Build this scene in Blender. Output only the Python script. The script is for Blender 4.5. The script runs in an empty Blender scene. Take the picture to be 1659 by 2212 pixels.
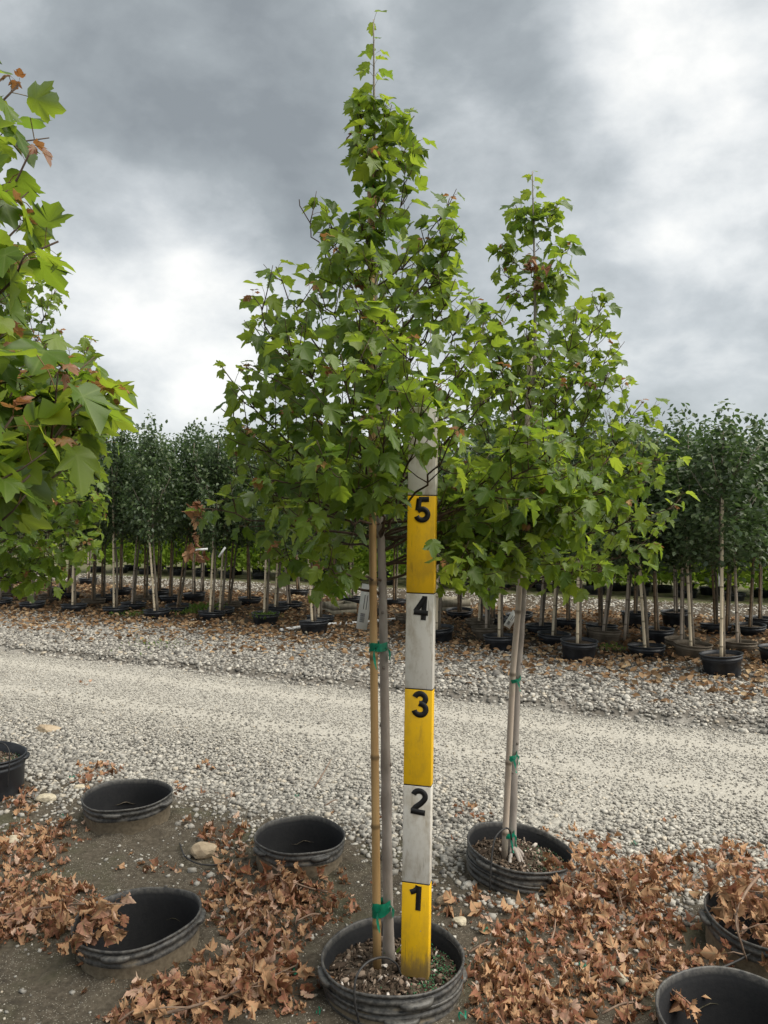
import bpy, math, random
import numpy as np
from mathutils import Vector, Matrix

rng = np.random.default_rng(11)
rnd = random.Random(7)
scene = bpy.context.scene
COL = scene.collection

# ------------------------------------------------------------------ camera
F, CX, CY, H = 1661.0, 829.5, 1106.0, 1.5       # photo measured on a 1659 x 2212 grid; eye height 1.5 m
cam = bpy.data.cameras.new('camera'); cam_o = bpy.data.objects.new('camera', cam); COL.objects.link(cam_o)
cam_o.location = (0, 0, H); cam_o.rotation_euler = (math.radians(90), 0, 0)
cam.sensor_fit = 'VERTICAL'; cam.sensor_height = 24; cam.lens = 12.0 / (1106.0 / F)
cam.clip_start = 0.05; cam.clip_end = 2000
scene.camera = cam_o

# ------------------------------------------------------------------ sun and sky
SUN_AZ, SUN_EL = math.radians(105), math.radians(54)   # azimuth to the right of the view direction (+Y)
sun_dir = Vector((math.sin(SUN_AZ) * math.cos(SUN_EL), math.cos(SUN_AZ) * math.cos(SUN_EL), math.sin(SUN_EL)))
sun = bpy.data.lights.new('sun', 'SUN'); sun.energy = 1.5; sun.angle = math.radians(65); sun.color = (1.0, .95, .86)
sun_o = bpy.data.objects.new('sun', sun); COL.objects.link(sun_o)
sun_o.rotation_euler = (-sun_dir).to_track_quat('-Z', 'Y').to_euler()

def px_dir(x, y):
    return Vector(((x - CX) / F, 1.0, (CY - y) / F)).normalized()

world = bpy.data.worlds.new('World'); scene.world = world; world.use_nodes = True
wt = world.node_tree; wt.nodes.clear()
def WN(t, **k):
    n = wt.nodes.new(t)
    for a, b in k.items(): setattr(n, a, b)
    return n
def wlink(a, b): wt.links.new(a, b)
def wmath(op, a, b=None, c=None, clamp=False):
    n = WN('ShaderNodeMath', operation=op); n.use_clamp = clamp
    for i, v in enumerate((a, b, c)):
        if v is None: continue
        if isinstance(v, (int, float)): n.inputs[i].default_value = v
        else: wlink(v, n.inputs[i])
    return n.outputs[0]
sky = WN('ShaderNodeTexSky', sky_type='NISHITA'); sky.sun_disc = False
sky.sun_elevation = SUN_EL; sky.sun_rotation = SUN_AZ
tc = WN('ShaderNodeTexCoord'); sep = WN('ShaderNodeSeparateXYZ'); wlink(tc.outputs['Generated'], sep.inputs[0])
comb = WN('ShaderNodeVectorMath', operation='MULTIPLY_ADD'); wlink(tc.outputs['Generated'], comb.inputs[0])
comb.inputs[1].default_value = (1, 1, 1.55); comb.inputs[2].default_value = (3.1, 7.3, 1.7)
def wnoise(scale, detail, rough, dist=0.0):
    n = WN('ShaderNodeTexNoise'); n.inputs['Scale'].default_value = scale; n.inputs['Detail'].default_value = detail
    n.inputs['Roughness'].default_value = rough; n.inputs['Distortion'].default_value = dist
    wlink(comb.outputs[0], n.inputs['Vector']); return n.outputs[0]
n1 = wnoise(2.6, 5, .5, .0); n2 = wnoise(6.0, 9, .56, .12)
lum = wmath('ADD', wmath('MULTIPLY', wmath('SUBTRACT', n1, .5), .95), wmath('MULTIPLY', wmath('SUBTRACT', n2, .5), 1.15))
lum = wmath('ADD', lum, .56)
def blob(x, y, rad, amp):          # a broad cloud mass or thin spot about one direction of the sky
    global lum
    d = px_dir(x, y); v = WN('ShaderNodeVectorMath', operation='DOT_PRODUCT')
    wlink(tc.outputs['Generated'], v.inputs[0]); v.inputs[1].default_value = d
    g = WN('ShaderNodeMapRange', interpolation_type='SMOOTHERSTEP')
    g.inputs['From Min'].default_value = math.cos(math.radians(rad)); g.inputs['From Max'].default_value = 1.0
    g.inputs['To Min'].default_value = 0; g.inputs['To Max'].default_value = amp
    wlink(v.outputs['Value'], g.inputs['Value']); lum = wmath('ADD', lum, g.outputs[0])
blob(450, 260, 15, -.24); blob(1000, 330, 15, -.26); blob(720, 120, 13, -.12); blob(1450, 90, 9, .30); blob(240, 570, 8, .18)
blob(400, 700, 8, .12); blob(330, 880, 9, .14); blob(1550, 330, 9, .08); blob(1480, 840, 11, -.10); blob(470, 500, 7, .14); blob(1600, 600, 8, .08)
ramp = WN('ShaderNodeValToRGB'); wlink(lum, ramp.inputs[0])
cr = ramp.color_ramp; cr.elements[0].position = .05; cr.elements[0].color = (.070, .077, .081, 1)
cr.elements[1].position = 1.0; cr.elements[1].color = (.268, .266, .256, 1)
for p, c in ((.32, (.096, .105, .109, 1)), (.58, (.148, .157, .161, 1)), (.80, (.212, .217, .216, 1))):
    e = cr.elements.new(p); e.color = c
cl10 = WN('ShaderNodeVectorMath', operation='SCALE'); wlink(ramp.outputs[0], cl10.inputs[0]); cl10.inputs['Scale'].default_value = 10.0
mixs = WN('ShaderNodeMix', data_type='RGBA'); mixs.inputs['Factor'].default_value = .97
wlink(sky.outputs[0], mixs.inputs['A']); wlink(cl10.outputs[0], mixs.inputs['B'])
bg = WN('ShaderNodeBackground'); bg.inputs['Strength'].default_value = 0.1; wlink(mixs.outputs['Result'], bg.inputs[0])
wo = WN('ShaderNodeOutputWorld'); wlink(bg.outputs[0], wo.inputs[0])

vs = scene.view_settings; vs.view_transform = 'Standard'; vs.look = 'None'; vs.exposure = 2.0; vs.gamma = 1.0
vs.use_curve_mapping = False
scene.render.engine = 'CYCLES'
scene.cycles.max_bounces = 8; scene.cycles.transmission_bounces = 4

# ------------------------------------------------------------------ places
def P(x, y, Y):                     # pixel + distance from the camera plane
    return Vector(((x - CX) / F * Y, Y, H + (CY - y) / F * Y))
def G(x, y, z=0.0):                 # pixel + height above the ground
    Y = (H - z) * F / (y - CY); return Vector(((x - CX) / F * Y, Y, z))
def proj(p):
    return CX + p[0] / p[1] * F, CY - (p[2] - H) / p[1] * F
A = math.radians(25); UX, UY = math.cos(A), -math.sin(A); NX, NY = math.sin(A), math.cos(A)
def uv2xy(u, v): return u * UX + v * NX, u * UY + v * NY
def vcoord(x, y): return x * NX + y * NY

def sstep(a, b, x):
    t = np.clip((x - a) / (b - a), 0, 1); return t * t * (3 - 2 * t)
def wob(x, y):
    return (np.sin(x * 3.1 + 1.3 * np.sin(y * 2.3)) + np.sin(y * 4.3 + 1.7 * np.sin(x * 2.9)) + .6 * np.sin(x * 9.1 + y * 7.7) + .5 * np.sin(x * 13 - y * 15.3 + 1)) / 3.1
def hgt(x, y):                      # terrain height
    x = np.asarray(x, float); y = np.asarray(y, float); v = vcoord(x, y)
    near = 1 - sstep(3.2, 4.2, v)
    h = near * .010 * wob(x, y) + (1 - near) * .004 * wob(x * .7, y * .7)
    e = 5.79 + .035 * wob(x * 1.7, y * 1.7)
    h = h + .05 * sstep(e, e + .10, v) + .012 * sstep(6, 7, v) * wob(x, y) - .03 * sstep(10.6, 11.4, v)
    return h

# ------------------------------------------------------------------ mesh helpers
def mesh_np(name, V, tris=None, quads=None, mat=None, attrs=None, smooth=False):
    me = bpy.data.meshes.new(name)
    V = np.asarray(V, np.float32); me.vertices.add(len(V)); me.vertices.foreach_set('co', V.ravel())
    parts, tot = [], []
    if tris is not None and len(tris): t = np.asarray(tris, np.int32); parts.append(t.ravel()); tot.append(np.full(len(t), 3, np.int32))
    if quads is not None and len(quads): q = np.asarray(quads, np.int32); parts.append(q.ravel()); tot.append(np.full(len(q), 4, np.int32))
    L = np.concatenate(parts); T = np.concatenate(tot)
    me.loops.add(len(L)); me.loops.foreach_set('vertex_index', L)
    me.polygons.add(len(T)); me.polygons.foreach_set('loop_start', np.concatenate(([0], np.cumsum(T)[:-1])).astype(np.int32))
    me.polygons.foreach_set('loop_total', T)
    if smooth: me.polygons.foreach_set('use_smooth', np.ones(len(T), bool))
    for k, a in (attrs or {}).items():
        at = me.attributes.new(k, 'FLOAT', 'POINT'); at.data.foreach_set('value', np.asarray(a, np.float32))
    me.update(calc_edges=True); me.validate()
    if mat: me.materials.append(mat)
    return me
def obj(name, me, parent=None, loc=(0, 0, 0), rot=(0, 0, 0)):
    o = bpy.data.objects.new(name, me); COL.objects.link(o); o.location = loc; o.rotation_euler = rot
    if parent: o.parent = parent
    return o
def tag(o, label=None, cat=None, group=None, kind=None):
    if label: o['label'] = label
    if cat: o['category'] = cat
    if group: o['group'] = group
    if kind: o['kind'] = kind
    return o
def thing(name, loc, label, cat, group=None, rot=(0, 0, 0)):
    o = obj(name, None, None, loc, rot); o.empty_display_size = .05; return tag(o, label, cat, group)
class MB:
    def __init__(s): s.V = []; s.T = []; s.Q = []; s.n = 0; s.A = {}
    def add(s, V, T=None, Q=None, **a):
        V = np.asarray(V, float); m = len(V)
        if T is not None and len(T): s.T.append(np.asarray(T) + s.n)
        if Q is not None and len(Q): s.Q.append(np.asarray(Q) + s.n)
        s.V.append(V)
        for k in a:
            if k not in s.A: s.A[k] = [np.zeros(s.n)] if s.n else []
        for k in s.A:
            x = a.get(k, 0.0); s.A[k].append(np.full(m, x) if np.isscalar(x) else np.asarray(x, float))
        s.n += m; return s
    def mesh(s, name, mat, smooth=False):
        return mesh_np(name, np.concatenate(s.V), np.concatenate(s.T) if s.T else None, np.concatenate(s.Q) if s.Q else None, mat,
                       {k: np.concatenate(v) for k, v in s.A.items()}, smooth)
def nrm(v): 
    l = np.linalg.norm(v); return v / l if l > 1e-9 else np.array([0, 0, 1.])
def tube(pts, rad, seg=8, cap=True):
    pts = np.asarray([tuple(p) for p in pts], float); n = len(pts); rad = np.full(n, rad) if np.isscalar(rad) else np.asarray(rad, float)
    d = np.gradient(pts, axis=0); up = np.array([0.13, 0.97, .2])
    V = []
    for i in range(n):
        t = nrm(d[i]); a = nrm(np.cross(t, up)) ; b = np.cross(t, a)
        th = np.arange(seg) / seg * 2 * math.pi
        V.append(pts[i] + rad[i] * (np.outer(np.cos(th), a) + np.outer(np.sin(th), b)))
    V = np.concatenate(V); Q = []; T = []
    for i in range(n - 1):
        for k in range(seg):
            k2 = (k + 1) % seg; Q.append((i * seg + k, (i + 1) * seg + k, (i + 1) * seg + k2, i * seg + k2))
    if cap:
        V = np.vstack([V, pts[0], pts[-1]])
        for k in range(seg):
            k2 = (k + 1) % seg; T.append((n * seg, k, k2)); T.append((n * seg + 1, (n - 1) * seg + k2, (n - 1) * seg + k))
    return V, T, Q
def box(c, s, R=None):
    V = np.array([(x, y, z) for x in (-.5, .5) for y in (-.5, .5) for z in (-.5, .5)]) * np.array(s)
    if R is not None: V = V @ np.array(R).T
    return V + np.array(c), [(0, 1, 3, 2), (4, 6, 7, 5), (0, 4, 5, 1), (2, 3, 7, 6), (0, 2, 6, 4), (1, 5, 7, 3)]
def bez(a, c, b, n):
    t = np.linspace(0, 1, n)[:, None]; a, b, c = (np.array(tuple(v)) for v in (a, b, c))
    return (1 - t) ** 2 * a + 2 * t * (1 - t) * c + t * t * b
def spline(pts, n):                 # Catmull-Rom through points
    p = np.array([tuple(q) for q in pts], float); p = np.vstack([2 * p[0] - p[1], p, 2 * p[-1] - p[-2]]); m = len(p) - 3; out = []
    for s in np.linspace(0, m - 1e-6, n):
        i = int(s); t = s - i; a, b, c, d = p[i:i + 4]
        out.append(.5 * (2 * b + (c - a) * t + (2 * a - 5 * b + 4 * c - d) * t * t + (3 * b - a - 3 * c + d) * t ** 3))
    return np.array(out)
def inst(Vl, R, T, S):              # N copies of a small mesh: R (N,3,3) columns = axes
    return (np.einsum('nij,vj->nvi', R, Vl) * np.asarray(S)[:, None, None] + T[:, None, :]).reshape(-1, 3)
def inst_f(Fl, nv, N):
    return (np.asarray(Fl)[None] + (np.arange(N) * nv)[:, None, None]).reshape(-1, 3)
def rand_rot(N):
    q = rng.normal(size=(N, 4)); q /= np.linalg.norm(q, axis=1)[:, None]; w, x, y, z = q.T
    return np.stack([np.stack([1 - 2 * (y * y + z * z), 2 * (x * y - z * w), 2 * (x * z + y * w)], 1),
                     np.stack([2 * (x * y + z * w), 1 - 2 * (x * x + z * z), 2 * (y * z - x * w)], 1),
                     np.stack([2 * (x * z - y * w), 2 * (y * z + x * w), 1 - 2 * (x * x + y * y)], 1)], 1)
def frame(yd, up):                  # (N,3) midrib direction, approximate up -> rotation with columns x,y,z
    y = yd / np.linalg.norm(yd, axis=1)[:, None]; x = np.cross(y, up); x /= np.linalg.norm(x, axis=1)[:, None] + 1e-9
    return np.stack([x, y, np.cross(x, y)], 2)

# ------------------------------------------------------------------ materials
def mat(name):
    m = bpy.data.materials.new(name); m.use_nodes = True; nt = m.node_tree; nt.nodes.clear(); return m, nt
class NT:
    def __init__(s, name):
        s.m, s.t = mat(name); s.out = s.n('ShaderNodeOutputMaterial')
    def n(s, t, **k):
        x = s.t.nodes.new(t)
        for a, b in k.items(): setattr(x, a, b)
        return x
    def l(s, a, b): s.t.links.new(a, b)
    def put(s, sock, v):
        if isinstance(v, (int, float)): sock.default_value = v
        elif isinstance(v, tuple): sock.default_value = v if len(v) != 3 or sock.type == 'VECTOR' else (*v, 1)
        else: s.l(v, sock)
    def math(s, op, a, b=None, clamp=False):
        x = s.n('ShaderNodeMath', operation=op); x.use_clamp = clamp; s.put(x.inputs[0], a)
        if b is not None: s.put(x.inputs[1], b)
        return x.outputs[0]
    def mix(s, f, a, b, bt='MIX'):
        x = s.n('ShaderNodeMix', data_type='RGBA', blend_type=bt); s.put(x.inputs['Factor'], f); s.put(x.inputs['A'], a); s.put(x.inputs['B'], b); return x.outputs['Result']
    def ramp(s, f, stops):
        x = s.n('ShaderNodeValToRGB'); s.put(x.inputs[0], f); e = x.color_ramp.elements
        e[0].position = stops[0][0]; e[0].color = (*stops[0][1], 1); e[1].position = stops[-1][0]; e[1].color = (*stops[-1][1], 1)
        for p, c in stops[1:-1]: q = e.new(p); q.color = (*c, 1)
        return x.outputs[0]
    def rng(s, v, a, b, c=0.0, d=1.0):
        x = s.n('ShaderNodeMapRange', interpolation_type='SMOOTHSTEP'); s.put(x.inputs['Value'], v)
        for k, q in zip(('From Min', 'From Max', 'To Min', 'To Max'), (a, b, c, d)): x.inputs[k].default_value = q
        return x.outputs[0]
    def noise(s, scale, detail=4, rough=.55, vec=None, dist=0):
        x = s.n('ShaderNodeTexNoise'); x.inputs['Scale'].default_value = scale; x.inputs['Detail'].default_value = detail
        x.inputs['Roughness'].default_value = rough; x.inputs['Distortion'].default_value = dist; s.l(vec or s.pos(), x.inputs['Vector']); return x.outputs[0]
    def vor(s, scale, vec=None, out='Distance'):
        x = s.n('ShaderNodeTexVoronoi'); x.inputs['Scale'].default_value = scale; s.l(vec or s.pos(), x.inputs['Vector']); return x.outputs[out]
    def pos(s): return s.n('ShaderNodeNewGeometry').outputs['Position']
    def objc(s): return s.n('ShaderNodeTexCoord').outputs['Object']
    def attr(s, k): return s.n('ShaderNodeAttribute', attribute_name=k).outputs['Fac']
    def scale(s, vec, v):
        x = s.n('ShaderNodeVectorMath', operation='MULTIPLY'); s.l(vec, x.inputs[0]); x.inputs[1].default_value = v; return x.outputs[0]
    def bsdf(s, col, rough=.8, spec=.3, bump=None, bstr=.3, bdist=.01):
        x = s.n('ShaderNodeBsdfPrincipled'); s.put(x.inputs['Base Color'], col); s.put(x.inputs['Roughness'], rough); s.put(x.inputs['Specular IOR Level'], spec)
        if bump is not None:
            b = s.n('ShaderNodeBump'); b.inputs['Strength'].default_value = bstr; b.inputs['Distance'].default_value = bdist; s.l(bump, b.inputs['Height']); s.l(b.outputs[0], x.inputs['Normal'])
        return x.outputs[0]
    def done(s, sh): s.l(sh, s.out.inputs[0]); return s.m

def leaf_material(name, stops, under, trans, tfac=.4, vein=True, rough=.42, spec=.35):
    k = NT(name); t = k.attr('tint'); c = k.ramp(t, stops)
    nz = k.noise(55, 2, .5, k.objc()); c = k.mix(k.rng(nz, .3, .75, 0, .25), c, (.03, .06, .012))
    if vein:
        v = k.math('POWER', k.attr('vein'), 9.0); c = k.mix(k.math('MULTIPLY', v, .45), c, (.24, .30, .10))
        back = k.n('ShaderNodeNewGeometry').outputs['Backfacing']; c = k.mix(back, c, k.mix(k.math('MULTIPLY', v, .5), under, (.30, .36, .22)))
        c = k.mix(k.attr('pet'), c, (.20, .10, .045))
    else:
        back = k.n('ShaderNodeNewGeometry').outputs['Backfacing']; c = k.mix(back, c, under)
    pr = k.bsdf(c, rough, spec)
    tr = k.n('ShaderNodeBsdfTranslucent'); k.put(tr.inputs[0], k.mix(t, trans[0], trans[1]))
    mx = k.n('ShaderNodeMixShader'); mx.inputs[0].default_value = tfac; k.l(pr, mx.inputs[1]); k.l(tr.outputs[0], mx.inputs[2])
    return k.done(mx.outputs[0])
M = {}
M['maple'] = leaf_material('maple_leaf', [(0, (.048, .096, .016)), (.5, (.098, .162, .020)), (1, (.20, .26, .03))], (.13, .18, .115),
                           ((.17, .30, .02), (.46, .55, .04)), .45)
M['young'] = leaf_material('young_red_leaf', [(0, (.16, .06, .03)), (.6, (.30, .13, .06)), (1, (.38, .22, .07))], (.3, .17, .1), ((.4, .16, .05), (.5, .25, .08)), .3)
M['dead'] = leaf_material('dead_leaf', [(0, (.065, .027, .018)), (.3, (.185, .066, .040)), (.65, (.34, .16, .105)), (1, (.58, .40, .305))], (.40, .235, .13),
                          ((.4, .16, .06), (.5, .28, .14)), .18, True, .75, .15)
M['oval'] = leaf_material('oval_leaf', [(0, (.034, .056, .022)), (.6, (.070, .106, .040)), (1, (.14, .172, .08))], (.085, .12, .075),
                          ((.06, .13, .03), (.12, .2, .04)), .28, False, .38, .4)
M['ever'] = leaf_material('evergreen_spray', [(0, (.09, .17, .02)), (.5, (.19, .31, .035)), (1, (.31, .43, .06))], (.2, .3, .045), ((.2, .38, .03), (.4, .5, .06)), .42, False, .6, .2)
M['far'] = leaf_material('far_foliage', [(0, (.04, .075, .03)), (1, (.09, .14, .055))], (.06, .1, .04), ((.08, .15, .03), (.1, .2, .04)), .2, False, .6, .2)
M['weed'] = leaf_material('weed_leaf', [(0, (.06, .12, .02)), (1, (.16, .24, .05))], (.12, .2, .05), ((.15, .3, .03), (.3, .42, .05)), .35, False, .6, .2)
M['litter'] = leaf_material('small_litter', [(0, (.09, .05, .03)), (.5, (.22, .125, .065)), (1, (.44, .32, .19))], (.28, .18, .1), ((.3, .15, .06), (.4, .2, .1)), .1, False, .8, .15)

def bark(name, c1, c2, c3):
    k = NT(name); o = k.objc(); n = k.noise(38, 5, .6, k.scale(o, (1, 1, .35))); n2 = k.noise(9, 3, .5, k.scale(o, (1, 1, .3)))
    c = k.ramp(n, [(.25, c1), (.75, c2)]); c = k.mix(k.rng(n2, .5, .72, 0, .6), c, c3)
    c = k.mix(k.attr('scar'), c, (.07, .055, .045)); return k.done(k.bsdf(c, .75, .2, n, .35, .004))
M['bark'] = bark('maple_bark', (.22, .19, .165), (.36, .325, .29), (.28, .235, .20))
M['twig'] = bark('twig_bark', (.045, .03, .022), (.10, .07, .05), (.07, .045, .03))
M['bark_bg'] = bark('row_tree_bark', (.10, .085, .065), (.24, .205, .16), (.15, .12, .09))
M['dry_twig'] = bark('dry_twig', (.13, .08, .055), (.26, .19, .14), (.2, .12, .08))
def bamboo(name, c1, c2, st):
    k = NT(name); o = k.objc(); n = k.noise(60, 4, .6, k.scale(o, (1, 1, .06))); n2 = k.noise(6, 3, .55, k.scale(o, (1, 1, .5)))
    c = k.ramp(n, [(.25, c1), (.75, c2)]); c = k.mix(k.rng(n2, .52, .78, 0, .65), c, st); c = k.mix(k.math('MULTIPLY', k.attr('node'), .75), c, (.06, .04, .02))
    return k.done(k.bsdf(c, .5, .35, n, .2, .003))
M['bam_gold'] = bamboo('bamboo_golden', (.27, .16, .065), (.44, .29, .13), (.17, .085, .04))
M['bam_pale'] = bamboo('bamboo_pale', (.52, .43, .29), (.72, .62, .46), (.42, .31, .2))
M['bam_grey'] = bamboo('bamboo_weathered', (.32, .26, .205), (.5, .42, .34), (.24, .18, .13))
M['bam_dark'] = bamboo('bamboo_brown', (.13, .085, .05), (.25, .17, .10), (.08, .055, .035))

k = NT('pot_plastic'); o = k.objc(); n = k.noise(14, 5, .65, o); n2 = k.noise(70, 3, .6, o)
c = k.mix(k.math('MULTIPLY', k.rng(k.math('ADD', k.math('MULTIPLY', n, .45), k.math('MULTIPLY', n2, .55)), .38, .62, .12, .75), k.attr('dust')), (.014, .0145, .016), (.12, .113, .10))
md = k.math('ADD', k.attr('mud'), k.math('MULTIPLY', k.math('SUBTRACT', n, .5), .9))
mud = k.ramp(n2, [(.3, (.125, .10, .068)), (.7, (.215, .175, .12))]); f = k.rng(md, .38, .6)
c = k.mix(f, c, mud); M['pot'] = k.done(k.bsdf(c, k.math('ADD', k.math('SUBTRACT', .75, k.math('MULTIPLY', k.attr('dust'), .3)), k.math('MULTIPLY', f, .4), True), k.math('ADD', .12, k.math('MULTIPLY', k.attr('dust'), .25)), n2, .25, .004))
k = NT('pot_plastic_clean'); o = k.objc(); n = k.noise(12, 4, .6, o); c = k.mix(k.rng(n, .4, .8, 0, .5), (.016, .018, .022), (.07, .074, .08))
M['pot_clean'] = k.done(k.bsdf(c, .45, .4))
k = NT('pot_dusty_brown'); o = k.objc(); n = k.noise(12, 5, .6, o); c = k.ramp(n, [(.3, (.07, .06, .045)), (.7, (.17, .14, .105))]); M['pot_brown'] = k.done(k.bsdf(c, .8, .2))
k = NT('potting_soil'); o = k.pos(); n = k.noise(60, 6, .7); n3 = k.noise(7, 4, .6); c = k.ramp(n, [(.3, (.025, .018, .013)), (.55, (.08, .062, .045)), (.8, (.20, .165, .13))])
M['soil'] = k.done(k.bsdf(c, .95, .1, n, .9, .012))
k = NT('mulch_chip'); c = k.ramp(k.attr('tint'), [(0, (.04, .028, .02)), (.45, (.12, .085, .06)), (.8, (.34, .27, .21)), (1, (.6, .55, .5))]); M['mulch'] = k.done(k.bsdf(c, .85, .15))
k = NT('green_prill'); c = k.ramp(k.attr('tint'), [(0, (.02, .07, .03)), (1, (.05, .16, .07))]); M['prill'] = k.done(k.bsdf(c, .6, .3))

k = NT('dirt_ground'); p = k.pos(); sx = k.n('ShaderNodeSeparateXYZ'); k.l(p, sx.inputs[0])
v = k.math('ADD', k.math('MULTIPLY', sx.outputs[0], NX), k.math('MULTIPLY', sx.outputs[1], NY))
nb = k.noise(1.6, 5, .6); v = k.math('ADD', v, k.math('MULTIPLY', k.math('SUBTRACT', nb, .5), .9))
nf = k.noise(45, 6, .7); nm = k.noise(7, 5, .6); ng = k.noise(2.3, 4, .6)
dirt = k.ramp(nf, [(.25, (.036, .030, .022)), (.55, (.086, .072, .053)), (.85, (.165, .142, .112))])
dirt = k.mix(k.rng(ng, .48, .68, 0, .55), dirt, (.066, .068, .036)); dirt = k.mix(k.rng(nm, .55, .72, 0, .6), dirt, (.035, .029, .023))
grit = k.vor(120); gritm = k.math('MULTIPLY', k.math('LESS_THAN', grit, .22), k.math('GREATER_THAN', nm, .44)); dirt = k.mix(k.math('MULTIPLY', gritm, .7), dirt, (.30, .28, .23))
gr = k.ramp(k.vor(75, None, 'Color'), [(0, (.10, .095, .085)), (.5, (.235, .225, .20)), (1, (.40, .385, .345))])
bank = k.mix(k.rng(nm, .4, .65), (.10, .09, .075), (.19, .17, .145)); soil2 = k.ramp(nf, [(.3, (.03, .025, .018)), (.75, (.10, .075, .05))])
grass = k.mix(k.rng(nm, .4, .6), (.07, .085, .03), (.14, .12, .075))
c = k.mix(k.rng(v, 3.1, 3.5), dirt, gr); c = k.mix(k.rng(v, 5.6, 5.9), c, bank); c = k.mix(k.rng(v, 7.1, 7.8), c, soil2); c = k.mix(k.rng(v, 13.3, 13.6), c, grass)
hh = k.math('ADD', k.math('MULTIPLY', nf, .5), nm); M['dirt'] = k.done(k.bsdf(c, .95, .15, hh, .8, .02))
k = NT('crushed_limestone_road'); nf = k.noise(160, 3, .7); vo = k.vor(85, None, 'Color'); vd = k.vor(85); nl = k.noise(.9, 4, .55); st = k.noise(4.0, 4, .6, k.scale(k.pos(), (.35, 1.4, 1)))
c = k.ramp(vo, [(0, (.20, .19, .165)), (.5, (.36, .34, .295)), (1, (.51, .485, .425))]); c = k.mix(k.rng(nf, .35, .7, 0, .45), c, (.30, .285, .25))
c = k.mix(k.rng(nl, .42, .7, 0, .35), c, (.40, .385, .345)); c = k.mix(k.rng(st, .55, .8, 0, .45), c, (.24, .228, .205))
sxr = k.n('ShaderNodeSeparateXYZ'); k.l(k.pos(), sxr.inputs[0]); vr = k.math('ADD', k.math('MULTIPLY', sxr.outputs[0], NX), k.math('MULTIPLY', sxr.outputs[1], NY)); vr = k.math('ADD', vr, k.math('MULTIPLY', k.math('SUBTRACT', nl, .5), .25))
tr_ = k.math('ADD', k.rng(k.math('ABSOLUTE', k.math('SUBTRACT', vr, 5.32)), .0, .22, .5, 0), k.rng(k.math('ABSOLUTE', k.math('SUBTRACT', vr, 4.55)), .0, .22, .4, 0)); c = k.mix(tr_, c, (.43, .405, .35))
M['road'] = k.done(k.bsdf(c, .95, .12, k.math('ADD', k.math('MULTIPLY', vd, -.6), nf), .7, .008))
k = NT('gravel_stone'); c = k.ramp(k.attr('tint'), [(0, (.055, .053, .05)), (.25, (.16, .15, .135)), (.6, (.33, .315, .28)), (.88, (.50, .475, .42)), (1, (.44, .385, .30))])
n = k.noise(120, 3, .6); c = k.mix(k.rng(n, .4, .7, 0, .35), c, (.22, .2, .17)); M['stone'] = k.done(k.bsdf(c, .9, .15))
def rockmat(name, a, b):
    k = NT(name); o = k.objc(); n = k.noise(22, 6, .65, o); return k.done(k.bsdf(k.ramp(n, [(.3, a), (.7, b)]), .9, .15, n, .5, .01))
M['rock'] = rockmat('tan_rock', (.25, .19, .125), (.42, .34, .24)); M['paler'] = rockmat('pale_rock', (.38, .33, .23), (.56, .5, .38))
def plain(name, c1, c2, sc=20, rough=.6, spec=.3, stretch=(1, 1, 1)):
    k = NT(name); n = k.noise(sc, 5, .6, k.scale(k.objc(), stretch)); return k.done(k.bsdf(k.ramp(n, [(.35, c1), (.7, c2)]), rough, spec, n, .1, .003))
def painted(name, base, dirt, amt):
    k = NT(name); o = k.objc(); n = k.noise(11, 6, .65, k.scale(o, (1, 1, .6))); n2 = k.noise(45, 4, .7, k.scale(o, (1, 1, .25))); sc = k.noise(30, 3, .6, k.scale(o, (3, 3, .25)))
    c = k.mix(k.rng(n, .44, .68, 0, amt), base, dirt); c = k.mix(k.rng(n2, .54, .70, 0, amt * .8), c, dirt); c = k.mix(k.rng(sc, .62, .68, 0, amt * .6), c, tuple(x * .55 for x in dirt))
    sz = k.n('ShaderNodeSeparateXYZ'); k.l(o, sz.inputs[0]); zz = k.math('SUBTRACT', sz.outputs[2], k.math('MULTIPLY', n2, .16)); c = k.mix(k.rng(zz, -.055, .02, .75, 0), c, (.13, .10, .07))
    chip = k.noise(85, 3, .6, o); c = k.mix(k.rng(chip, .70, .73, 0, .8), c, (.30, .24, .17))
    return k.done(k.bsdf(c, .5, .35, n2, .12, .002))
M['yellow'] = painted('yellow_paint', (.78, .46, .008), (.42, .25, .03), .55)
M['white'] = painted('white_paint', (.60, .575, .52), (.33, .275, .195), .8)
M['black'] = plain('black_paint', (.008, .008, .009), (.018, .017, .017), 40, .5)
M['pvc'] = plain('white_pvc', (.62, .62, .6), (.78, .78, .76), 12, .4)
M['tagw'] = plain('tag_plastic', (.68, .69, .68), (.78, .79, .78), 25, .4)
M['tagp'] = plain('tag_print', (.05, .05, .06), (.10, .10, .11), 60, .6)
M['wood'] = plain('grey_planter_board', (.20, .18, .13), (.34, .31, .24), 25, .85, .2, (1, 1, .2))
M['hose'] = plain('drip_tube', (.015, .015, .017), (.05, .048, .045), 50, .5)
k = NT('green_tape'); n = k.noise(40, 3, .5, k.objc()); c = k.ramp(n, [(.3, (.003, .13, .075)), (.75, (.012, .30, .18))]); pr = k.bsdf(c, .3, .5)
tr = k.n('ShaderNodeBsdfTranslucent'); k.put(tr.inputs[0], (.02, .45, .28)); mx = k.n('ShaderNodeMixShader'); mx.inputs[0].default_value = .4; k.l(pr, mx.inputs[1]); k.l(tr.outputs[0], mx.inputs[2]); M['tape'] = k.done(mx.outputs[0])

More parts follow.
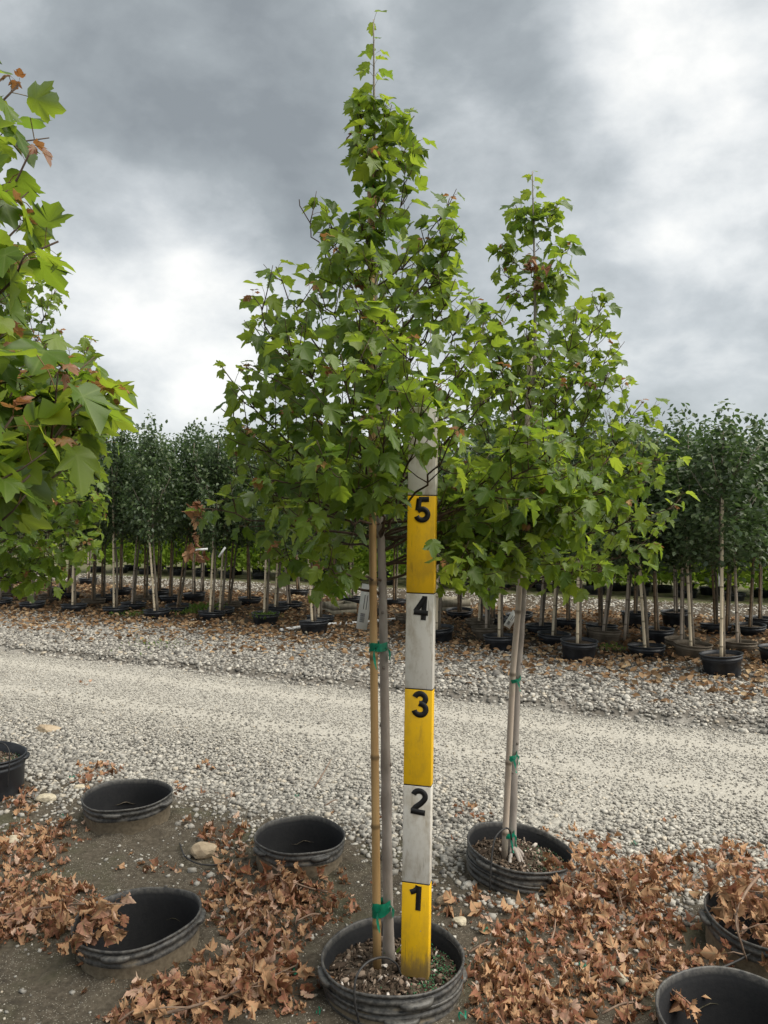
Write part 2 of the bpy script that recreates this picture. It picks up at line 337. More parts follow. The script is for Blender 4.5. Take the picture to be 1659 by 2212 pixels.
# ------------------------------------------------------------------ pots: where they stand (used by the ground too)
HOLES = []           # empty socket pots sunk into the dirt: centre, radius at ground level
def pot_spot(x, y, w, z):           # rim centre in the photo, rim width in pixels, rim height
    g = G(x, y, z); return (g.x, g.y, w / F * g.y / 2)
POT = dict(main=pot_spot(848, 2058, 308, .10), second=pot_spot(1117, 1832, 232, .10), c=pot_spot(276, 1712, 190, .13), d=pot_spot(647, 1803, 198, .12),
           e=pot_spot(301, 1976, 268, .115), f=pot_spot(1662, 1985, 278, .11), g=pot_spot(1600, 2196, 352, .11), h=pot_spot(-46, 1632, 190, .2))
for q in 'cdefg': HOLES.append((POT[q][0], POT[q][1], POT[q][2] * .95))

# ------------------------------------------------------------------ ground, roads
def axis(lo, hi, step, far, grow=1.35):
    a = list(np.arange(lo, hi + 1e-6, step)); s = step
    while a[-1] < far: s *= grow; a.append(a[-1] + s)
    s = step; pre = []
    x = lo
    while x > -far: s *= grow; x -= s; pre.append(x)
    return np.array(pre[::-1] + a)
gx = axis(-3.2, 3.2, .045, 700); gy = axis(1.5, 8.5, .045, 700)
XX, YY = np.meshgrid(gx, gy); nx_, ny_ = len(gx), len(gy)
ZZ = hgt(XX, YY); GV = np.stack([XX.ravel(), YY.ravel(), ZZ.ravel()], 1)
ii = (np.arange(ny_ - 1)[:, None] * nx_ + np.arange(nx_ - 1)[None]).ravel(); GQ = np.stack([ii, ii + 1, ii + 1 + nx_, ii + nx_], 1)
bad = np.zeros(len(GV), bool)
for (hx, hy, r) in HOLES: bad |= np.hypot(GV[:, 0] - hx, GV[:, 1] - hy) < r + .012
GQ = GQ[~bad[GQ].any(1)]
mb = MB(); mb.add(GV, None, GQ)
for (hx, hy, r) in HOLES:            # mud pressed up against each sunk pot
    S = 72; th = np.arange(S) / S * 2 * math.pi; rings = []
    for rr, dz in ((r - .012, .012), (r + .012, .016), (r + .05, .010), (r + .10, .004), (r + .135, -.006)):
        w = rr + .006 * np.sin(5 * th + hx * 9); x = hx + w * np.cos(th); y = hy + w * np.sin(th)
        rings.append(np.stack([x, y, hgt(x, y) + dz + .006 * np.sin(7 * th + hy * 5) * (dz > 0) + .004 * np.sin(17 * th)], 1))
    V = np.concatenate(rings); Q = [(a * S + i, (a + 1) * S + i, (a + 1) * S + (i + 1) % S, a * S + (i + 1) % S) for a in range(4) for i in range(S)]
    mb.add(V, None, Q)
ground = tag(obj('ground', mb.mesh('ground', M['dirt'], True)), kind='structure')

def road_strip(name, v0, v1, label):
    us = np.concatenate([np.arange(-120, -12, 4), np.arange(-12, 12, .06), np.arange(12, 120, 4)]); vsn = np.linspace(0, 1, 14); V = []
    for t in vsn:
        e0 = v0 + .13 * np.sin(us * 1.3) + .09 * np.sin(us * 3.7 + 1) + .06 * np.sin(us * 9.3) + .04 * np.sin(us * 23 + 2); e1 = v1 + .035 * np.sin(us * 2.1) + .02 * np.sin(us * 7.3) + .012 * np.sin(us * 19)
        vv = e0 + (e1 - e0) * t; x = us * UX + vv * NX; y = us * UY + vv * NY
        edge = min(1, 2.2 * t) * min(1, 40 * (1 - t) + .25)
        V.append(np.stack([x, y, hgt(x, y) * 0 + .004 * wob(x * .7, y * .7) + .001 + .012 * edge], 1))
    n = len(us); V = np.concatenate(V); a = (np.arange(13)[:, None] * n + np.arange(n - 1)[None]).ravel(); Q = np.stack([a, a + 1, a + 1 + n, a + n], 1)
    return tag(obj(name, mesh_np(name, V, None, Q, M['road'], None, True)), label, kind='structure')
road_strip('gravel_road', 3.75, 5.74, None); road_strip('gravel_road', 11.7, 13.5, None)

# ------------------------------------------------------------------ gravel
t_ = (1 + 5 ** .5) / 2
ICO = np.array([(-1, t_, 0), (1, t_, 0), (-1, -t_, 0), (1, -t_, 0), (0, -1, t_), (0, 1, t_), (0, -1, -t_), (0, 1, -t_), (t_, 0, -1), (t_, 0, 1), (-t_, 0, -1), (-t_, 0, 1)]) / 1.902
ICF = np.array([(0, 11, 5), (0, 5, 1), (0, 1, 7), (0, 7, 10), (0, 10, 11), (1, 5, 9), (5, 11, 4), (11, 10, 2), (10, 7, 6), (7, 1, 8), (3, 9, 4), (3, 4, 2), (3, 2, 6), (3, 6, 8), (3, 8, 9), (4, 9, 5), (2, 4, 11), (6, 2, 10), (8, 6, 7), (9, 8, 1)])
CHIP = np.array([(x, y, z) for x in (-.75, .75) for y in (-.75, .75) for z in (-.75, .75)])
CHF = np.array([t for q in [(0, 1, 3, 2), (4, 6, 7, 5), (0, 4, 5, 1), (2, 3, 7, 6), (0, 2, 6, 4), (1, 5, 7, 3)] for t in ((q[0], q[1], q[2]), (q[0], q[2], q[3]))])
def in_view(x, y, m=.5):
    return (np.abs(x) < y * (CX / F) + m) & (y > 2.0)
def in_pot(x, y, extra=0.0):
    b = np.zeros(len(x), bool)
    for k_, (px, py, r) in POT.items(): b |= np.hypot(x - px, y - py) < r + extra
    return b
def stones(name, x, y, size, tint, sink=.3, flat=.62, label=None, cat=None):
    N = len(x); mb = MB(); order = np.arange(N) % 14
    for var in range(14):
        s = order == var; n = int(s.sum())
        if not n: continue
        V = CHIP * rng.uniform(.55, 1.12, (8, 3)) * np.array([1.15, .9, flat * 1.15])
        R = rand_rot(n); tilt = rng.uniform(0, 2 * math.pi, n); Rz = np.zeros((n, 3, 3)); Rz[:, 0, 0] = np.cos(tilt); Rz[:, 0, 1] = -np.sin(tilt); Rz[:, 1, 0] = np.sin(tilt); Rz[:, 1, 1] = np.cos(tilt); Rz[:, 2, 2] = 1
        Rx = np.broadcast_to(np.eye(3), (n, 3, 3)).copy(); b = rng.normal(0, .35, n); Rx[:, 1, 1] = np.cos(b); Rx[:, 1, 2] = -np.sin(b); Rx[:, 2, 1] = np.sin(b); Rx[:, 2, 2] = np.cos(b)
        T = np.stack([x[s], y[s], hgt(x[s], y[s]) + size[s] * (.5 * flat - sink * .5) + np.where((vcoord(x[s], y[s]) > 3.5) & (vcoord(x[s], y[s]) < 5.72), .004 + .0125 * np.clip(2.2 * (vcoord(x[s], y[s]) - 3.7) / 2, 0, 1), 0)], 1)
        mb.add(inst(V, Rz @ Rx, T, size[s] / 2), inst_f(CHF, 8, n), None, tint=np.repeat(tint[s], 8))
    return tag(obj(name, mb.mesh(name, M['stone'])), label, cat, kind='stuff')
def scatter(n, u0, u1, v0, v1, m=.5):
    u = rng.uniform(u0, u1, n); v = rng.uniform(v0, v1, n); x, y = uv2xy(u, v); s = in_view(x, y, m); return x[s], y[s]
# shoulder between dirt and road (coarse crushed stone)
x, y = scatter(105000, -7, 5, 2.3, 4.7); v = vcoord(x, y)
prob = sstep(2.55, 3.3, v + .35 * wob(x * .8, y * .8)) * (1 - .95 * sstep(3.4, 4.3, v + .2 * wob(x * 1.3, y * 1.3))); s = (rng.random(len(x)) < prob) & ~in_pot(x, y, .0); x, y = x[s], y[s]; v = vcoord(x, y)
sz = np.minimum(.038, rng.lognormal(math.log(.0165), .42, len(x))) * (1 - .35 * sstep(3.6, 4.3, v)); stones('gravel_shoulder', x, y, sz, np.clip(rng.normal(.60, .22, len(x)), 0, .97), .35, .62, 'coarse pale crushed stone along the near side of the gravel road', 'gravel')
# road surface chips
x, y = scatter(95000, -9, 6, 3.3, 5.72); sz = rng.lognormal(math.log(.0105), .33, len(x)) * (1 + .55 * (1 - sstep(3.8, 4.6, vcoord(x, y)))); vv_ = vcoord(x, y); s = rng.random(len(x)) > .7 * np.maximum(1 - np.abs(vv_ - 5.32) / .2, 1 - np.abs(vv_ - 4.55) / .2); x, y, sz = x[s], y[s], sz[s]; stones('road_gravel', x, y, sz, np.clip(rng.normal(.60, .17, len(x)), 0, .97), .6, .5, 'fine pale limestone chips on the gravel road', 'gravel')
# bank
x, y = scatter(88000, -13, 8, 5.74, 8.4); v = vcoord(x, y); s = rng.random(len(x)) < np.where(v < 7, 1, np.clip(1 - (v - 7) * .9, .12, 1)); x, y = x[s], y[s]
sz = rng.lognormal(math.log(.024), .35, len(x)); stones('bank_gravel', x, y, sz, np.clip(rng.normal(.50, .23, len(x)), 0, 1), .3, .62, 'grey crushed stone bank on the far side of the gravel road', 'gravel')
# grit on the dirt
x, y = scatter(5200, -3, 3.5, 1.4, 3.4); s = ~in_pot(x, y, .01); x, y = x[s], y[s]; sz = rng.lognormal(math.log(.0085), .5, len(x)); stones('dirt_grit', x, y, sz, np.clip(rng.normal(.66, .2, len(x)), 0, 1), .4, .6, 'scattered pale grit and pebbles on the bare dirt', 'gravel')
x, y = scatter(14000, -17, 11, 11.5, 13.6, 1); stones('far_road_gravel', x, y, rng.lognormal(math.log(.03), .3, len(x)), np.clip(rng.normal(.68, .2, len(x)), 0, 1), .5, .5, 'pale crushed stone of the far gravel road', 'gravel')

# ------------------------------------------------------------------ leaves
HALF = [(.05, -.035), (.17, -.055), (.28, .03), (.385, .12), (.35, .18), (.37, .25), (.44, .33), (.455, .41), (.555, .61), (.44, .57), (.385, .60), (.285, .52), (.29, .64), (.32, .71), (.215, .765), (.14, .87)]
TIPS = {3, 8}
def leaf_arrays(seed, dead=False):
    r = np.random.default_rng(seed); right = np.array(HALF) * (1 + r.normal(0, .06, (len(HALF), 2))); left = np.array(HALF) * (1 + r.normal(0, .06, (len(HALF), 2))); left[:, 0] *= -1
    sq = r.uniform(.88, 1.12); right[:, 0] *= sq; left[:, 0] *= sq
    out = np.vstack([[(0, 0)], right, [(0, 1.06)], left[::-1]]); n = len(out); vein = np.zeros(n + 1)
    vein[0] = 1; vein[1 + len(HALF)] = 1
    for t in TIPS: vein[1 + t] = 1; vein[n - 1 - t] = 1
    P2 = np.vstack([out, [(0, .2)]]); vein[n] = 1
    x, y = P2[:, 0], P2[:, 1]
    if dead:
        c = r.uniform(.4, 2.4) * r.choice([-1, 1]); d = r.uniform(-1.8, 1.8); e = r.uniform(-1.6, 1.6)
        z = c * x * x + d * (y - .45) ** 2 + e * x * (y - .4) + r.normal(0, .085, n + 1)
        kx = r.uniform(.5, .95); x = x * kx; y = .1 + (y - .1) * r.uniform(.75, .98); pitch = r.uniform(-.5, .5); pl = .45
    else:
        fold = r.uniform(-.05, .32); d = r.uniform(.05, .38); z = fold * np.abs(x) - d * y * y + .05 * np.sin(9 * x + r.uniform(0, 6)) + .04 * np.sin(8 * y + r.uniform(0, 6)); pitch = r.uniform(.25, 1.15); pl = r.uniform(.45, .8)
    V = np.stack([x, y, z], 1); cp, sp = math.cos(pitch), math.sin(pitch); yy = V[:, 1] * cp + V[:, 2] * sp; zz = -V[:, 1] * sp + V[:, 2] * cp; V[:, 1], V[:, 2] = yy, zz
    arch = .06 if not dead else r.uniform(-.1, .1); V = V + np.array([0, pl, arch])
    Fc = [(n, i, (i + 1) % n) for i in range(n)]
    pts = [(0, 0, 0), (0, pl * .5, arch * 1.3), (0, pl, arch)]; pv = []
    for q in pts: pv += [(q[0] - .012, q[1], q[2] - .007), (q[0] + .012, q[1], q[2] - .007), (q[0], q[1], q[2] + .013)]
    b = n + 1; pf = []
    for a in range(2):
        for i in range(3):
            j = (i + 1) % 3; pf += [(b + a * 3 + i, b + a * 3 + j, b + a * 3 + 3 + j), (b + a * 3 + i, b + a * 3 + 3 + j, b + a * 3 + 3 + i)]
    V = np.vstack([V, pv]); return V, np.array(Fc + pf), np.concatenate([vein, np.zeros(9)]), np.concatenate([np.zeros(n + 1), np.ones(9)])
NVAR, NT_ = 10, 5
LIVE = [leaf_arrays(100 + i) for i in range(NVAR)]; DEAD = [leaf_arrays(300 + i, True) for i in range(NVAR)]
def leaf_meshes(src, mname, name):
    return [[mesh_np(name, V, Fc, None, M[mname], dict(vein=ve, pet=pe, tint=np.full(len(V), (q + .5) / NT_)), True) for q in range(NT_)] for (V, Fc, ve, pe) in src]
LIVE_ME = leaf_meshes(LIVE, 'maple', 'leaf'); DEAD_ME = leaf_meshes(DEAD, 'dead', 'dry_leaf')
def leaves_joined(src, L):           # L: list of (pos, ydir, up, size, tint)
    pos = np.array([l[0] for l in L]); yd = np.array([l[1] for l in L]); up = np.array([l[2] for l in L]); S = np.array([l[3] for l in L]); ti = np.array([l[4] for l in L])
    R = frame(yd, up); mb = MB(); idx = rng.integers(0, len(src), len(L))
    for q, (V, Fc, ve, pe) in enumerate(src):
        s = idx == q; n = int(s.sum())
        if n: mb.add(inst(V, R[s], pos[s], S[s]), inst_f(Fc, len(V), n), None, vein=np.tile(ve, n), pet=np.tile(pe, n), tint=np.repeat(ti[s], len(V)))
    return mb
def leaf_obj(me_set, l, name, parent, org):
    R = frame(np.array([l[1]]), np.array([l[2]]))[0]; o = bpy.data.objects.new(name, me_set[rnd.randrange(NVAR)][min(NT_ - 1, max(0, int(l[4] * NT_)))])
    COL.objects.link(o); mw = Matrix([[*(R[i] * l[3]), l[0][i] - org[i]] for i in range(3)] + [[0, 0, 0, 1]]); o.matrix_local = mw
    if parent: o.parent = parent
    return o

# ------------------------------------------------------------------ maples
def maple(name, label, trunk_pts, trunk_r, branches, leaf_size, keep=None, group=None, dense=1.0, nparts=300, extra_dead=(), tipred=.55, seed=1, trunk_leaf_z=2.1):
    """trunk_pts: world points bottom to top; branches: (start z, tip Vector)"""
    R_ = np.random.default_rng(seed); base = Vector(trunk_pts[0]); root = thing(name, base, label, 'tree', group); org = np.array(base)
    tp = spline(trunk_pts, 60); rel = np.linspace(0, 1, 60); rad = trunk_r * (1 - .88 * rel ** 1.6) + trunk_r * .45 * np.exp(-rel * 45)
    scar = np.zeros(60)
    for i in R_.integers(4, 34, 7): rad[i] *= 1.10; scar[i] = .32
    V, T, Q = tube(tp - org, rad, 12); mb = MB().add(V, T, Q, scar=np.concatenate([np.repeat(scar, 12), [0, 0]])); kn = mb
    for i in R_.integers(5, 30, 9):      # pruned branch collars
        a = R_.uniform(0, 6.28); d = np.array([math.cos(a), math.sin(a), .25]); c0 = tp[i] - org; V, T, Q = tube([c0 + d * rad[i] * .6, c0 + d * rad[i] * 1.12, c0 + d * rad[i] * 1.2], [rad[i] * .45, rad[i] * .38, rad[i] * .2], 7); kn.add(V, T, Q, scar=.55)
    obj('trunk', mb.mesh('trunk', M['bark'], True), root)
    L = []; young = []
    def put_leaf(p, yd, size, tint, droop=.0):
        yd = nrm(np.array(yd)); up = np.array([0, 0, 1.]) + R_.normal(0, .42, 3); 
        L.append((np.array(p), yd, up, size * R_.uniform(.55, 1.25), float(np.clip(tint, 0, 1))))
    def shoot(pts, mbb, r0, tipw, dens):
        """leaf pairs along a shoot"""
        if keep and not (keep((pts[-1], np.zeros(3), None, 0, 0)) and keep((pts[len(pts) // 2], np.zeros(3), None, 0, 0))): return
        n = len(pts); V, T, Q = tube(pts - org, np.linspace(r0, r0 * .45, n), 5); mbb.add(V, T, Q)
        ln = np.linalg.norm(np.diff(pts, axis=0), axis=1).sum(); m = max(2, int(ln / .042 * dens)); ph = R_.uniform(0, 3.14)
        for i in range(m):
            t = (i + .6) / m; f = t * (n - 1); a = int(min(f, n - 2)); p = pts[a] + (pts[a + 1] - pts[a]) * (f - a); ax = nrm(pts[a + 1] - pts[a]); s0 = nrm(np.cross(ax, [0.1, 0.05, 1])); s1 = np.cross(ax, s0)
            ang = ph + (i % 2) * 1.57 + R_.normal(0, .25); sd = math.cos(ang) * s0 + math.sin(ang) * s1
            for sg in (-1, 1):
                if R_.random() < .93: put_leaf(p, sd * sg + ax * R_.uniform(.2, .8) + np.array([0, 0, R_.uniform(-.1, .4)]), leaf_size * (.8 if t > .85 else 1), .30 + .28 * t * tipw + R_.normal(0, .17))
        if R_.random() < tipred * (1.0 if tipw >= 1 else .10): young.append((pts[-1], nrm(pts[-1] - pts[-2])))
    for bi, (z0, tip) in enumerate(branches):
        i = int(np.argmin(np.abs(tp[:, 2] - z0))); p0 = tp[i]; tip = np.array(tip); d = tip - p0; mbb = MB()
        c = p0 + np.array([d[0] * .62, d[1] * .62, d[2] * .36]); n = 14; bp = bez(p0, c, tip, n) + np.vstack([np.zeros((1, 3)), R_.normal(0, .006, (n - 1, 3))]); ln = np.linalg.norm(d)
        br = min(rad[i] * .36, .0026 + .0052 * ln); V, T, Q = tube(bp - org, np.linspace(br, .0016, n), 7); mbb.add(V, T, Q)
        m = max(3, int(ln / .075 * dense)); ph = R_.uniform(0, 3)
        for q in range(m):
            t = .22 + .76 * (q + R_.random() * .6) / m; f = t * (n - 1); a = int(min(f, n - 2)); p = bp[a] + (bp[a + 1] - bp[a]) * (f - a); ax = nrm(bp[a + 1] - bp[a]); s0 = nrm(np.cross(ax, [.1, .05, 1])); s1 = np.cross(ax, s0)
            ang = ph + (q % 2) * 1.4 + R_.normal(0, .3)
            for sg in (-1, 1):
                if R_.random() < .12: continue
                sl = (.07 + .17 * (1 - abs(t - .45) * 1.3)) * R_.uniform(.55, 1.1) * min(1, ln / .62) ** 1.3; dd = nrm((math.cos(ang) * s0 + math.sin(ang) * s1) * sg * .9 + ax * .75 + np.array([0, 0, .22]))
                shoot(bez(p, p + dd * sl * .5 + np.array([0, 0, -.006]), p + dd * sl + np.array([0, 0, .02]), 4), mbb, .0022, .6, .8)
        shoot(bp[int(n * .62):], mbb, .002, 1.0, 1.0)
        obj('branch', mbb.mesh('branch', M['twig'], True), root)
    # the leader carries leaf pairs of its own
    sel = tp[tp[:, 2] > trunk_leaf_z]
    if len(sel) > 3: mbb = MB(); shoot(sel, mbb, .003, .8, 1.3)
    if len(sel) > 3 and mbb.V: obj('leader', mbb.mesh('leader', M['twig'], True), root)
    if keep: L = [l for l in L if keep(l)]
    vis = []
    for q, l in enumerate(L):
        c = l[0] + l[1] * l[3] * .9; u, w = proj(c); on = -30 < u < 1689 and -30 < w < 2240; vis.append((l[3] / c[1] if on else 0, q))
    vis.sort(reverse=True); top = {q for s, q in vis[:nparts] if s > 0}
    for q in sorted(top): leaf_obj(LIVE_ME, L[q], 'leaf', root, org)
    rest = [l for q, l in enumerate(L) if q not in top]
    if rest:
        V = leaves_joined(LIVE, [(l[0] - org, *l[1:]) for l in rest]); tag(obj('foliage', V.mesh('foliage', M['maple'], True), root), kind='stuff')
    for (p, ax) in young:
        if keep and not keep((p, ax, ax, .02, .5)): continue
        LL = []
        for q in range(R_.integers(3, 6)):
            yd = ax * .5 + R_.normal(0, .6, 3) + np.array([0, 0, .2]); LL.append((np.zeros(3), nrm(yd), np.array([0, 0, 1.]) + R_.normal(0, .3, 3), leaf_size * R_.uniform(.25, .45), R_.uniform(0, 1)))
        obj('young_leaf_cluster', leaves_joined(LIVE, LL).mesh('young_leaf_cluster', M['young'], True), root, tuple(p - org))
    for (p, n, s) in extra_dead:        # withered leaves still hanging
        LL = [(R_.normal(0, s, 3) * np.array([.5, .5, 1.2]), nrm(np.array([R_.normal(0, .5), R_.normal(0, .5), -1])), R_.normal(0, 1, 3), leaf_size * R_.uniform(.5, .85), R_.uniform(.2, .7)) for _ in range(n)]
        for l in LL: o = leaf_obj(DEAD_ME, (l[0] + np.array(p), *l[1:]), 'withered_leaf', root, org); o['label'] = 'withered brown leaf hanging among the green'
    print(name, 'leaves', len(L)); return root

def B(D, specs):                     # (start y on trunk, tip x, tip y, depth offset)
    R_ = random.Random(5); return [(H + (CY - (a if y > 1140 or a < 1180 else a - R_.uniform(0, 130))) / F * D, P(x, y, D + dy)) for (a, x, y, dy) in specs]
D1 = 2.5
OUT_Y = [30, 100, 165, 250, 330, 385, 400, 470, 530, 560, 620, 700, 735, 780, 850, 900, 950, 1000, 1050, 1080, 1110, 1150, 1200, 1290]
OUT_L = [790, 752, 722, 748, 758, 745, 622, 676, 690, 580, 518, 512, 552, 455, 446, 500, 462, 510, 478, 400, 395, 500, 550, 660]
OUT_R = [835, 838, 878, 945, 942, 905, 1008, 1022, 1000, 1006, 1012, 1065, 1080, 1110, 1150, 1190, 1240, 1260, 1290, 1290, 1290, 1300, 1280, 1200]
def keep1(l):
    c = l[0] + l[1] * l[3] * .9; u, w = proj(c)
    if not np.interp(w, OUT_Y, OUT_L) - 4 < u < np.interp(w, OUT_Y, OUT_R) + 4: return False
    if 855 < u < 965 and w > 980 and 2.32 < c[1] < 2.5: return False
    if c[1] < D1 + .05:
        if 866 < u < 958 and w > 1062 and not (u > 922 and 1195 < w < 1285): return False
        if 885 < u < 950 and 985 < w <= 1062 and int(u * 7 + w * 13) % 3: return False
        if 780 < u < 850 and w > 1115: return False
    return w < 1300
S1 = [(1255, 430, 1095, -.15), (1290, 590, 1190, -.2), (1230, 485, 1010, .1), (1200, 475, 880, 0), (1100, 480, 790, -.1), (1000, 550, 700, .15), (980, 545, 635, -.1), (900, 600, 580, .1), (820, 690, 620, -.25), (700, 645, 425, 0), (560, 700, 470, .15), (640, 715, 520, -.2),
      (1150, 530, 930, .2), (1180, 560, 1040, -.3), (1050, 600, 820, .25), (1000, 620, 720, -.3), (1270, 690, 1220, -.3),
      (1270, 1262, 1120, .12), (1250, 1245, 1020, .05), (1235, 1150, 1190, .12), (1200, 1160, 900, -.1), (1150, 1220, 950, -.2), (1080, 1090, 790, 0), (1000, 1050, 700, -.1), (950, 1020, 650, .1), (850, 985, 600, -.1), (780, 975, 530, .05), (700, 990, 490, 0), (620, 975, 430, .05),
      (520, 905, 320, 0), (440, 890, 255, .05), (480, 770, 290, -.05), (1220, 830, 900, -.5), (1240, 985, 935, -.48), (1200, 700, 1000, -.5), (1250, 640, 1120, -.45), (1100, 740, 770, -.45), (1000, 900, 730, -.4), (900, 770, 650, -.35), (1150, 910, 850, -.45),
      (1200, 800, 920, .5), (1200, 640, 960, .45), (1100, 950, 840, .5), (1000, 850, 680, .45), (1250, 1050, 1100, .4), (1250, 620, 1120, .45), (900, 800, 590, .35), (1150, 1090, 1000, .4), (800, 880, 540, .3), (1240, 1120, 1110, .1), (1255, 1060, 1160, .15), (1200, 1020, 1010, .1), (700, 800, 560, -.2), (560, 822, 430, -.15), (820, 800, 690, -.22), (450, 800, 320, -.12), (390, 835, 230, 0), (420, 775, 200, 0), (930, 820, 790, -.3), (600, 780, 480, -.16), (760, 740, 540, .2), (1180, 900, 990, .3), (1245, 1200, 1070, .1)]
maple('maple_tree', 'tall young maple with light green lobed leaves, standing beside the yellow and white measuring pole',
      [P(840, 2085, D1), P(834, 1700, D1), P(827, 1300, D1), P(818, 1000, D1), P(811, 700, D1), P(809, 400, D1), P(807, 42, D1)], .0165, B(D1, S1), .056, keep1, None, .74, 300,
      [(P(428, 1075, 2.36), 4, .012), (P(424, 1135, 2.36), 6, .022), (P(420, 1170, 2.36), 4, .02)], .5, 3, 2.3)
D2 = 3.27
S2 = [(1265, 1455, 1095, -.1), (1235, 1420, 1180, -.2), (1220, 1440, 980, 0), (1180, 1390, 870, .05), (1100, 1320, 750, 0), (1000, 1300, 645, .05), (950, 1250, 670, -.1), (1050, 1315, 810, -.15), (1150, 1380, 1000, -.2), (1250, 1290, 1230, -.3), (1230, 1360, 1070, .15), (1170, 1350, 930, -.25),
      (620, 1225, 540, 0), (600, 1085, 525, 0), (640, 1220, 600, -.1), (560, 1200, 435, 0), (660, 1095, 585, .1), (520, 1115, 445, .05), (700, 1200, 620, .15),
      (950, 1050, 655, .2), (1000, 1070, 700, .1), (1100, 1020, 860, .2), (1200, 1000, 1000, .2), (1250, 1010, 1180, .2), (1270, 1030, 1270, .1), (1200, 1180, 960, -.4), (1100, 1210, 830, -.35), (1250, 1130, 1150, -.35), (1000, 1180, 760, -.3), (1200, 1200, 1000, .4), (1100, 1150, 810, .35), (1240, 1300, 1100, .3), (1260, 1210, 1210, -.3), (900, 1140, 700, -.2), (850, 1190, 700, .2), (1250, 1275, 1055, -.72), (1240, 1240, 1110, -.8), (1230, 1170, 1050, -.75), (1250, 1090, 1180, -.6), (1235, 1190, 960, -.6), (1245, 1140, 1120, -.7), (1225, 1080, 1040, -.55), (1255, 962, 1222, -1.0), (1250, 1010, 1190, -.85)]
def keep2(l):
    c = l[0] + l[1] * l[3] * .9; u, w = proj(c)
    if 855 < u < 965 and w > 980 and 2.32 < c[1] < 2.5: return False
    return not (w > 1295 or (1075 < u < 1140 and w > 1262 and c[1] < D2))
maple('maple_tree', 'shorter maple with a bare lower limb, in the tilted black pot beyond the measuring pole',
      [P(1104, 1860, D2), P(1116, 1500, D2), P(1130, 1280, D2), P(1148, 900, D2), P(1156, 700, D2), P(1150, 370, D2)], .0175, B(D2, S2), .056, keep2, None, .82, 300,
      [(P(1158, 590, 3.2), 6, .03), (P(1156, 560, 3.2), 5, .02)], .5, 5, 2.2)
root2 = [o for o in bpy.data.objects if o.name == 'maple_tree.001'][0]
for (x1, y1, dz) in ((1135, 1868, 0), (1128, 1872, 0), (1098, 1878, 0), (1142, 1858, 0)):
    a0 = np.array([.004, -.012, .06]); e_ = np.array(G(x1, y1, .05)) - np.array(root2.location); e_[2] = .0; V, T, Q = tube(bez(a0, a0 * .5 + e_ * .6 + [0, 0, .045], e_, 8), np.linspace(.012, .005, 8), 8); obj('root', MB().add(V, T, Q).mesh('root', M['bark'], True), root2)
D4 = 4.0
S4 = [(1250, 225, 1110, -.1), (1200, 215, 1075, -.2), (1270, 140, 1225, 0), (1260, 70, 1230, -.3), (1150, 200, 990, .1), (900, 120, 620, 0), (850, 60, 600, .1), (1000, 190, 750, 0), (1050, 170, 820, -.1), (1230, 40, 1170, -.4), (1150, 90, 1010, -.4), (950, 40, 720, -.3), (1100, 110, 890, .3), (1200, 120, 1080, -.4), (1260, 190, 1170, -.3), (1000, 60, 800, -.3), (1240, 100, 1180, .2), (1120, 30, 950, -.3), (800, 20, 560, -.1), (1200, 30, 1080, .3), (1080, 220, 940, 0)]
maple('maple_tree', 'bushy maple with reddish shoot tips, farther from the measuring pole, beside the gravel road',
      [P(-52, 1660, D4), P(-48, 1300, D4), P(-40, 900, D4), P(-30, 520, D4)], .018, B(D4, S4), .058, None, None, .9, 300, (), .8, 8, 2.2)
D3 = 1.25
tr3 = [Vector((-1.03, 1.22, .03)), Vector((-1.02, 1.23, 1.2)), Vector((-1.0, 1.25, 2.0)), Vector((-.99, 1.25, 2.95))]
S3 = [(1.95, P(40, 190, 1.30)), (1.8, P(60, 330, 1.28)), (1.7, P(25, 410, 1.22)), (1.6, P(105, 520, 1.22)), (1.55, P(40, 470, 1.3)), (1.3, P(235, 850, 1.28)), (1.25, P(205, 770, 1.45)), (1.2, P(190, 930, 1.32)), (1.1, P(50, 1040, 1.12)), (1.15, P(30, 900, 1.05)), (1.2, P(110, 960, 1.2)), (1.3, P(150, 880, 1.5)),
      (1.4, P(10, 700, 1.2)), (1.35, P(90, 740, 1.55)), (1.25, P(40, 820, 1.3)), (1.1, P(90, 990, 1.45)), (1.15, P(180, 850, 1.2)), (1.0, P(0, 1110, 1.2)), (1.35, P(130, 800, 1.25)), (1.6, P(-10, 560, 1.4))]
def keep3(l):
    c = l[0] + l[1] * l[3] * .9; u, w = proj(c)
    lim = np.interp(w, [120, 200, 300, 330, 345, 400, 430, 480, 560, 590, 640, 690, 740, 830, 900, 960, 1010, 1080], [110, 95, 118, 60, 45, 62, 90, 120, 155, 40, 60, 120, 190, 268, 262, 215, 130, 60])
    if l[3] > 0 and w < 345 and int(u * 11 + w * 5) % 4 == 0: return False
    return u < lim and w < 1120
maple('maple_tree', 'close maple branches with big leaves reaching in over the other maples', tr3, .017, S3, .066, keep3, None, .55, 300, (), .9, 12, 2.0)

